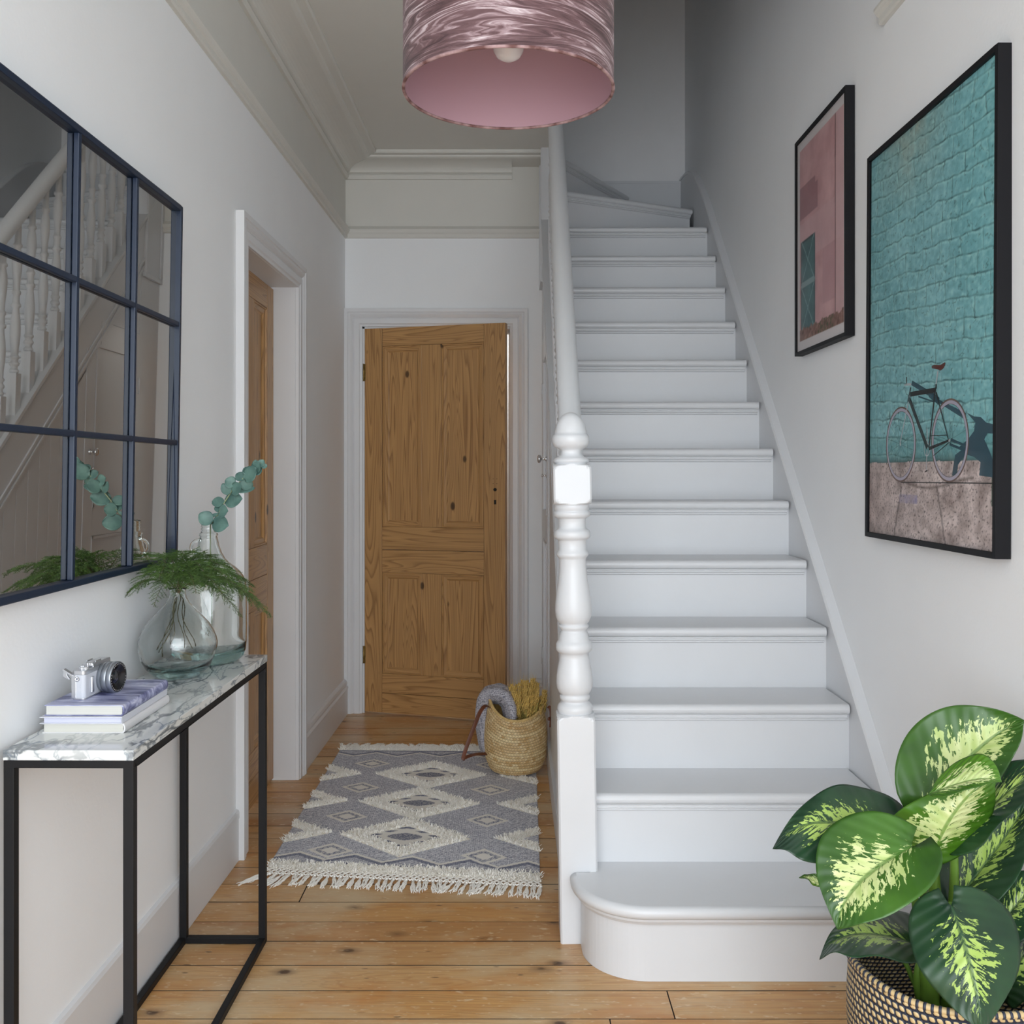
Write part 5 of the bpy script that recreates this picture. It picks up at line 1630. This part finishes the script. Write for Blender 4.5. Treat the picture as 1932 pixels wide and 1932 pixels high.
# dried wheat
M['wheat'] = simple('dried_wheat_ears', C(236,194,112), 0.7, var=0.35, vscale=70)
M['straw'] = simple('dried_wheat_stems', C(176,160,86), 0.7, var=0.2, vscale=50)
wh = tag(empty('wheat_bunch', BC + Vector((0.03, 0, 0.03))), 'bunch of dried golden wheat standing in the straw basket', 'dried flowers')
W0 = Vector(wh.location)
def wheat_stalk(seed):
    r2 = random.Random(seed); mb = MB(); mb.cur = 1
    L = 0.24; n = 8
    pts = [Vector((0.003*math.sin(t_*3+seed), 0, L*t_)) for t_ in [i/n for i in range(n+1)]]
    mb.tube(pts, 0.0011, 5)
    mb.cur = 0
    for k in range(9):
        z = L + 0.0062*k
        for s in range(3):
            a = s*2*PI/3 + k*0.55; r_g = 0.0050*(1-0.05*k)
            c = Vector((math.cos(a)*r_g, math.sin(a)*r_g, z))
            d = Vector((math.cos(a)*0.35, math.sin(a)*0.35, 1)).normalized()
            x = d.cross(Vector((0.1,1,0))).normalized(); y = d.cross(x)
            ring_ = [c - d*0.004] + [c + (x*math.cos(q)+y*math.sin(q))*0.0030 for q in (0, PI/2, PI, 3*PI/2)] + [c + d*0.0080]
            mb.add(ring_, [(0,2,1),(0,3,2),(0,4,3),(0,1,4),(5,1,2),(5,2,3),(5,3,4),(5,4,1)], True)
            if s == k % 3:
                e = c + d*r2.uniform(0.025, 0.050) + Vector((r2.uniform(-.006,.006), r2.uniform(-.006,.006), 0)); sd = x*0.00028
                mb.add([c+d*0.007-sd, c+d*0.007+sd, e], [(0,1,2)], False)
                sd = y*0.00028
                mb.add([c+d*0.007-sd, c+d*0.007+sd, e], [(0,1,2)], False)
    # blade leaf
    for q in range(2):
        a = r2.uniform(0, 6.28); b0_ = Vector((0,0,L*r2.uniform(0.55,0.8))); e = b0_ + Vector((math.cos(a)*0.028, math.sin(a)*0.028, 0.07)); m_ = (b0_+e)/2 + Vector((0,0,0.01)); sd = Vector((-math.sin(a), math.cos(a), 0))*0.0022
        mb.cur = 1; mb.add([b0_-sd, b0_+sd, m_+sd, m_-sd, e], [(0,1,2,3),(3,2,4)], False)
    return mb
wm = []
for k in range(3):
    o = wheat_stalk(k).build('wheat_stalk', [M['wheat'], M['straw']], wh, fix=False); wm.append(o.data); bpy.data.objects.remove(o)
rnd = random.Random(33)
for i in range(96):
    f = math.sqrt(rnd.random()); a = rnd.uniform(0, 2*PI)
    bx_, by_ = f*0.045*math.cos(a)+0.004, f*0.045*math.sin(a)
    ex, ey = f*0.084*math.cos(a)+0.020, f*0.070*math.sin(a)
    o = bpy.data.objects.new('wheat_stalk', rnd.choice(wm)); COL.objects.link(o); o.parent = wh
    top_ = Vector((ex, ey, 0.405 - 0.055*f + rnd.uniform(-0.085, 0.015) - 0.03)); bot = Vector((bx_+0.005, by_, 0.0))
    d = (top_-bot); q = d.to_track_quat('Z', 'Y')
    o.rotation_mode = 'QUATERNION'; o.rotation_quaternion = q
    o.location = bot; k = d.length/0.30; o.scale = (1.15, 1.15, k)
for i in range(20):   # shorter ears leaning over the front edge
    a = -PI/2 + rnd.uniform(-0.9, 1.1); f = rnd.uniform(0.5, 1.0)
    o = bpy.data.objects.new('wheat_stalk', rnd.choice(wm)); COL.objects.link(o); o.parent = wh
    top_ = Vector((rnd.uniform(-0.062, 0.070), rnd.uniform(-0.080, -0.030), rnd.uniform(0.235, 0.315))); bot = Vector((0.0, 0.0, 0.0)); d = (top_-bot)
    o.rotation_mode = 'QUATERNION'; o.rotation_quaternion = d.to_track_quat('Z', 'Y'); o.location = bot; o.scale = (1.2, 1.2, d.length/0.30)

# ================================================================== PLANT BASKET
PC = Vector((0.815, 1.80, 0.0))
pot = tag(empty('plant_basket', PC), 'woven cream and dark blue basket planter at the foot of the stairs', 'planter')
def rimp(a):
    c_, s_ = math.cos(a), math.sin(a)
    return 0.335 + 0.040*max(0,-c_)**3 + 0.030*max(0, c_)**2 + 0.035*max(0,-s_)**2 - 0.035*max(0, s_)**1.5
def pr_(z): return 0.150 + 0.040*math.sin(min(1.0, z/0.34)*1.9)/math.sin(1.9) if z < 0.34 else 0.190
def pot_mat():
    t = NT('woven_cream_and_navy_cane')
    tc = t.new('ShaderNodeTexCoord'); sx = t.new('ShaderNodeSeparateXYZ'); t.link(tc.outputs['UV'], sx.inputs[0])
    rows = t.math('MULTIPLY', sx.outputs[1], 30.0); fl = t.math('FLOOR', rows); fr = t.math('FRACT', rows)
    # slanting dark stitches crossing pale coils
    xx = t.math('ADD', t.math('MULTIPLY', sx.outputs[0], 92.0), t.math('MULTIPLY', fl, 0.5)); xx = t.math('ADD', xx, t.math('MULTIPLY', fr, 0.35))
    fx = t.math('FRACT', xx)
    dx = t.math('ABSOLUTE', t.math('SUBTRACT', fx, 0.5)); dy = t.math('ABSOLUTE', t.math('SUBTRACT', fr, 0.5))
    lo = t.math('ADD', t.math('POWER', t.math('MULTIPLY', dx, 2.75), 3.0), t.math('POWER', t.math('MULTIPLY', dy, 2.9), 3.0))
    msk = t.ramp(lo, [(0.75, 1.0), (1.0, 0.0)])
    n = t.noise(t.coord('Object'), 60, 2)
    pale = t.ramp(n, [(0.3, C(188,160,112)), (0.7, C(222,200,154))])
    c = t.mix(msk, C(46,52,68), pale)
    t.set(Base_Color=c, Roughness=0.5)
    t.bump(t.math('SUBTRACT', 1.0, lo), 0.003, 0.6)
    return t.m
M['cane'] = pot_mat()
mb = MB(); mb.grid(lambda u, v: (pr_(rimp(2*PI*u)*v)*math.cos(2*PI*u)*1.0, pr_(rimp(2*PI*u)*v)*math.sin(2*PI*u)*0.92, rimp(2*PI*u)*v), 128, 40)
mb.build('basket_wall', M['cane'], pot, fix=False)
mb = MB(); mb.grid(lambda u, v: ((pr_(rimp(2*PI*u)*(0.3+0.7*v))-0.006)*math.cos(2*PI*u), (pr_(rimp(2*PI*u)*(0.3+0.7*v))-0.006)*math.sin(2*PI*u)*0.92, rimp(2*PI*u)*(0.3+0.7*v)), 128, 20)
mb.build('basket_inside', M['cane'], pot, fix=False)
mb = MB(); mb.tube([((pr_(9)-0.003)*math.cos(2*PI*i/96), (pr_(9)-0.003)*math.sin(2*PI*i/96)*0.92, rimp(2*PI*i/96)) for i in range(97)], 0.006, 8, cap=False)
for i in range(96):
    a = 2*PI*i/96
    p = Vector(((pr_(9)-0.003)*math.cos(a), (pr_(9)-0.003)*math.sin(a)*0.92, rimp(a))); d = Vector((-math.sin(a), math.cos(a), 0))*0.0024
    mb.cur = 1; mb.tube([p-d, p+d], 0.0069, 8)
mb.build('basket_rim', [simple('pale_cane', C(206,180,132), 0.5), simple('navy_cane', C(48,54,70), 0.5)], pot)
mb = MB(); mb.lathe([(0,0.002),(0.149,0.002)], 48); mb.build('basket_base', bpy.data.materials['navy_cane'], pot)
mb = MB(); mb.grid(lambda u, v: (0.174*v*math.cos(2*PI*u), 0.160*v*math.sin(2*PI*u), 0.205 + 0.006*noise.noise(Vector((v*math.cos(2*PI*u)*9, v*math.sin(2*PI*u)*9, 0)))), 48, 14)
soil = mb.build('potting_soil', simple('dark_soil', C(50,38,28), 0.95, bump=(90, 0.006), var=0.3, vscale=60), pot, fix=False)

# ================================================================== DIEFFENBACHIA
def dief(name, dark, mid, pale, thr):
    t = NT(name)
    tc = t.new('ShaderNodeTexCoord'); sx = t.new('ShaderNodeSeparateXYZ'); t.link(tc.outputs['UV'], sx.inputs[0])
    info = t.new('ShaderNodeObjectInfo')
    av = t.math('ABSOLUTE', t.math('SUBTRACT', sx.outputs[1], 0.5)); av = t.math('MULTIPLY', av, 2.0)
    along = t.math('SUBTRACT', sx.outputs[0], t.math('MULTIPLY', t.math('POWER', av, 0.8), 0.30))
    sgn = t.math('GREATER_THAN', sx.outputs[1], 0.5)
    cb = t.new('ShaderNodeCombineXYZ'); t.link(t.math('MULTIPLY', along, 30.0), cb.inputs[0]); t.link(t.math('MULTIPLY', av, 5.5), cb.inputs[1]); t.link(t.math('ADD', t.math('MULTIPLY', sgn, 7.3), t.math('MULTIPLY', info.outputs['Random'], 31.0)), cb.inputs[2])
    n = t.noise(cb.outputs[0], 1.0, 5, 0.62, 0.4)
    cb2 = t.new('ShaderNodeCombineXYZ'); t.link(t.math('MULTIPLY', along, 9.0), cb2.inputs[0]); t.link(t.math('MULTIPLY', av, 2.0), cb2.inputs[1]); t.link(t.math('ADD', t.math('MULTIPLY', sgn, 3.3), t.math('MULTIPLY', info.outputs['Random'], 17.0)), cb2.inputs[2])
    n2 = t.noise(cb2.outputs[0], 1.0, 3)
    fall = t.math('MULTIPLY', t.math('POWER', av, 1.8), 0.36)
    ends = t.math('MULTIPLY', t.math('POWER', t.math('ABSOLUTE', t.math('SUBTRACT', sx.outputs[0], 0.45)), 2.5), 1.3)
    s = t.math('SUBTRACT', t.math('SUBTRACT', t.math('ADD', t.math('MULTIPLY', n, 0.78), t.math('MULTIPLY', n2, 0.22)), fall), ends)
    msk = t.ramp(s, [(thr, 0.0), (thr+0.010, 1.0)])
    # fine fringe of flecks
    rib = t.ramp(av, [(0.0, 1.0), (0.030, 0.9), (0.050, 0.0)])
    g = t.ramp(t.noise(t.coord('Object'), 9, 3), [(0.3, dark), (0.7, mid)])
    pal = t.mix(t.ramp(n2, [(0.35, 0.0), (0.65, 1.0)]), pale, lerp3(pale, C(150,180,84), 0.6))
    c = t.mix(msk, g, pal)
    c = t.mix(t.math('MULTIPLY', rib, 0.75), c, mid)
    back = tuple(x*1.2 for x in mid)
    geo = t.new('ShaderNodeNewGeometry')
    t.set(Base_Color=c, Roughness=0.33)
    vein = t.math('SINE', t.math('MULTIPLY', along, 70.0))
    t.bump(t.math('ADD', t.math('MULTIPLY', vein, 0.5), t.math('MULTIPLY', rib, -1.2)), 0.0012, 0.55)
    return t.m
LMd = dief('dumb_cane_leaf_dark', C(22,48,34), C(44,78,46), C(168,192,100), 0.455)
LMm = dief('dumb_cane_leaf_mid', C(38,72,26), C(66,108,34), C(204,212,152), 0.405)
LMl = dief('dumb_cane_leaf_light', C(44,84,18), C(78,124,28), C(206,214,158), 0.385)
LMp = simple('dumb_cane_petiole', C(98,134,48), 0.4, var=0.2, vscale=20)
plant = tag(empty('dieffenbachia_plant', PC + Vector((0.0, 0.0, 0.205))), 'leafy dumb cane plant with broad green leaves splashed with cream', 'plant')
P0 = Vector(plant.location)
def qp(zx, zy, Y): return at(1382+zx/2.973, 1282+zy/2.973, Y) - P0
def big_leaf(b, c, t_, l, r, m, lobe=0.02, cup=0.0, droop=0.0, pw=0.62, wave=0.004, bend=0.0):
    b, c, t_, l, r = [qp(*p) for p in (b, c, t_, l, r)]
    s0 = 0.36
    ctrl = (c - b*(1-s0)**2 - t_*s0*s0) / (2*s0*(1-s0))
    Lv, Rv = l-c, r-c
    nrm = Lv.cross(t_-b)
    nrm = nrm.normalized() if nrm.length > 1e-9 else Vector((0,-1,0))
    if nrm.y > 0: nrm = -nrm
    def prof(s):
        # wide near the base, pointed tip
        s = min(1.0, max(0.0, s))
        return s**(0.30+pw*0.30) * (1-s)**(0.80+pw*0.40)
    pm = max(prof(i/50) for i in range(51))
    T = (t_-b).normalized(); LL = (t_-b).length
    def fn(u, v):
        s = 0.002 + 0.996*u
        p = b*(1-s)**2 + ctrl*2*s*(1-s) + t_*s*s
        x = (v-0.5)*2; ax = abs(x); pf = prof(s)/pm
        side = (Lv if x < 0 else Rv)
        p = p + side*ax*pf
        p = p - T*(lobe*(ax**1.4)*(1-s)**3.0)
        p = p + nrm*(cup*ax*pf - droop*ax*ax*pf + wave*math.sin(s*16 + (0 if x < 0 else 1.7))*ax*ax + bend*s*s)
        # shallow valley along the midrib
        p = p - nrm*0.004*math.exp(-(x/0.12)**2)*pf
        return p
    mb = MB(); mb.grid(fn, 44, 28)
    return mb.build('leaf', m, plant, fix=False, solid=0.0008)
def petiole(a, b, c, r0=0.008, r1=0.005):
    a, b, c = [qp(*p) for p in (a, b, c)]
    pts = [a*(1-s)**2 + b*2*s*(1-s) + c*s*s for s in [i/10 for i in range(11)]]
    mb = MB(); mb.tube(pts, [r0 + (r1-r0)*i/10 for i in range(11)], 12)
    return mb.build('petiole', LMp, plant)
ST = (1120, 1830, 1.80)
# back to front
big_leaf((1100,690,1.84), (1330,440,1.88), (1640,228,1.86), (1090,195,1.92), (1475,600,1.80), LMm, lobe=0.045, pw=0.60)                    # tall upper leaf
big_leaf((1240,930,1.80), (1420,730,1.80), (1830,430,1.80), (1480,520,1.86), (1500,830,1.73), LMd, lobe=0.02, pw=0.75)                       # right, edge on
big_leaf((1215,1290,1.82), (1440,1010,1.86), (1680,640,1.90), (1230,880,1.88), (1590,1120,1.78), LMd, lobe=0.03, pw=0.62)                    # dark one at right
big_leaf((960,905,1.82), (620,800,1.78), (228,945,1.74), (660,590,1.86), (560,1060,1.72), LMd, lobe=0.03, pw=0.70)                           # reaching left
big_leaf((1480,1400,1.84), (1600,1250,1.84), (1800,1080,1.84), (1500,1120,1.88), (1690,1400,1.80), LMd, lobe=0.02, pw=0.62)
big_leaf((1540,1740,1.80), (1640,1560,1.78), (1800,1420,1.76), (1560,1480,1.84), (1720,1720,1.74), LMd, lobe=0.02, pw=0.62)
big_leaf((1100,1500,1.80), (800,1420,1.76), (490,1562,1.70), (800,1270,1.86), (830,1570,1.66), LMd, lobe=0.02, pw=0.62)                      # low left
big_leaf((560,1200,1.86), (480,1140,1.86), (378,1108,1.86), (490,1105,1.87), (500,1178,1.86), LMl, lobe=0.0, pw=0.8)                       # small narrow leaf
big_leaf((1145,945,1.76), (1215,790,1.74), (1470,520,1.72), (900,760,1.80), (1450,800,1.78), LMl, lobe=0.045, pw=0.50)                       # furled new leaf
big_leaf((1100,640,1.72), (1290,570,1.70), (1510,575,1.69), (1350,420,1.745), (1290,628,1.675), LMl, lobe=0.0, pw=0.75, wave=0.001)             # its rolled-over edge
big_leaf((1010,935,1.70), (770,1085,1.66), (588,1400,1.62), (515,850,1.72), (1010,1260,1.58), LMm, lobe=0.035, pw=0.50, wave=0.003)          # big centre leaf
big_leaf((1225,1265,1.68), (1310,1530,1.62), (1400,1975,1.58), (1015,1560,1.66), (1620,1470,1.66), LMd, lobe=0.030, pw=0.52, wave=0.004)     # front drooping leaf
for a, b, c, r0, r1 in ((ST, (1110,1300,1.82), (1140,940,1.77), .014, .006), ((1150,1830,1.80), (1180,1400,1.84), (1100,700,1.85), .012, .006), ((1170,1840,1.80), (1260,1300,1.82), (1240,930,1.80), .012, .007),
                        ((1090,1800,1.79), (1110,1200,1.78), (1010,935,1.71), .011, .005), ((1080,1820,1.80), (1040,1200,1.84), (960,905,1.82), .010, .005), ((1060,1800,1.80), (1010,1650,1.80), (1080,1500,1.80), .010, .005),
                        ((1200,1830,1.78), (1290,1500,1.78), (1225,1265,1.69), .012, .006), ((1180,1830,1.80), (1180,1500,1.84), (1215,1290,1.82), .012, .007), ((1230,1830,1.80), (1400,1600,1.84), (1480,1400,1.84), .009, .005), ((1250,1830,1.80), (1450,1800,1.82), (1540,1740,1.80), .009, .005),
                        ((1060,1820,1.82), (900,1300,1.86), (560,1200,1.86), .005, .003)):
    petiole(a, b, c, r0, r1)
for zx, zy, Y in ((1090,1700,1.79), (1190,1720,1.80)):
    mb = MB(); a = qp(zx+20, 1860, Y); b = qp(zx, zy-250, Y)
    mb.tube([a.lerp(b, i/8) for i in range(9)], [0.017,0.0172,0.017,0.016,0.0165,0.015,0.013,0.011,0.008], 14); mb.build('stem', LMp, plant)
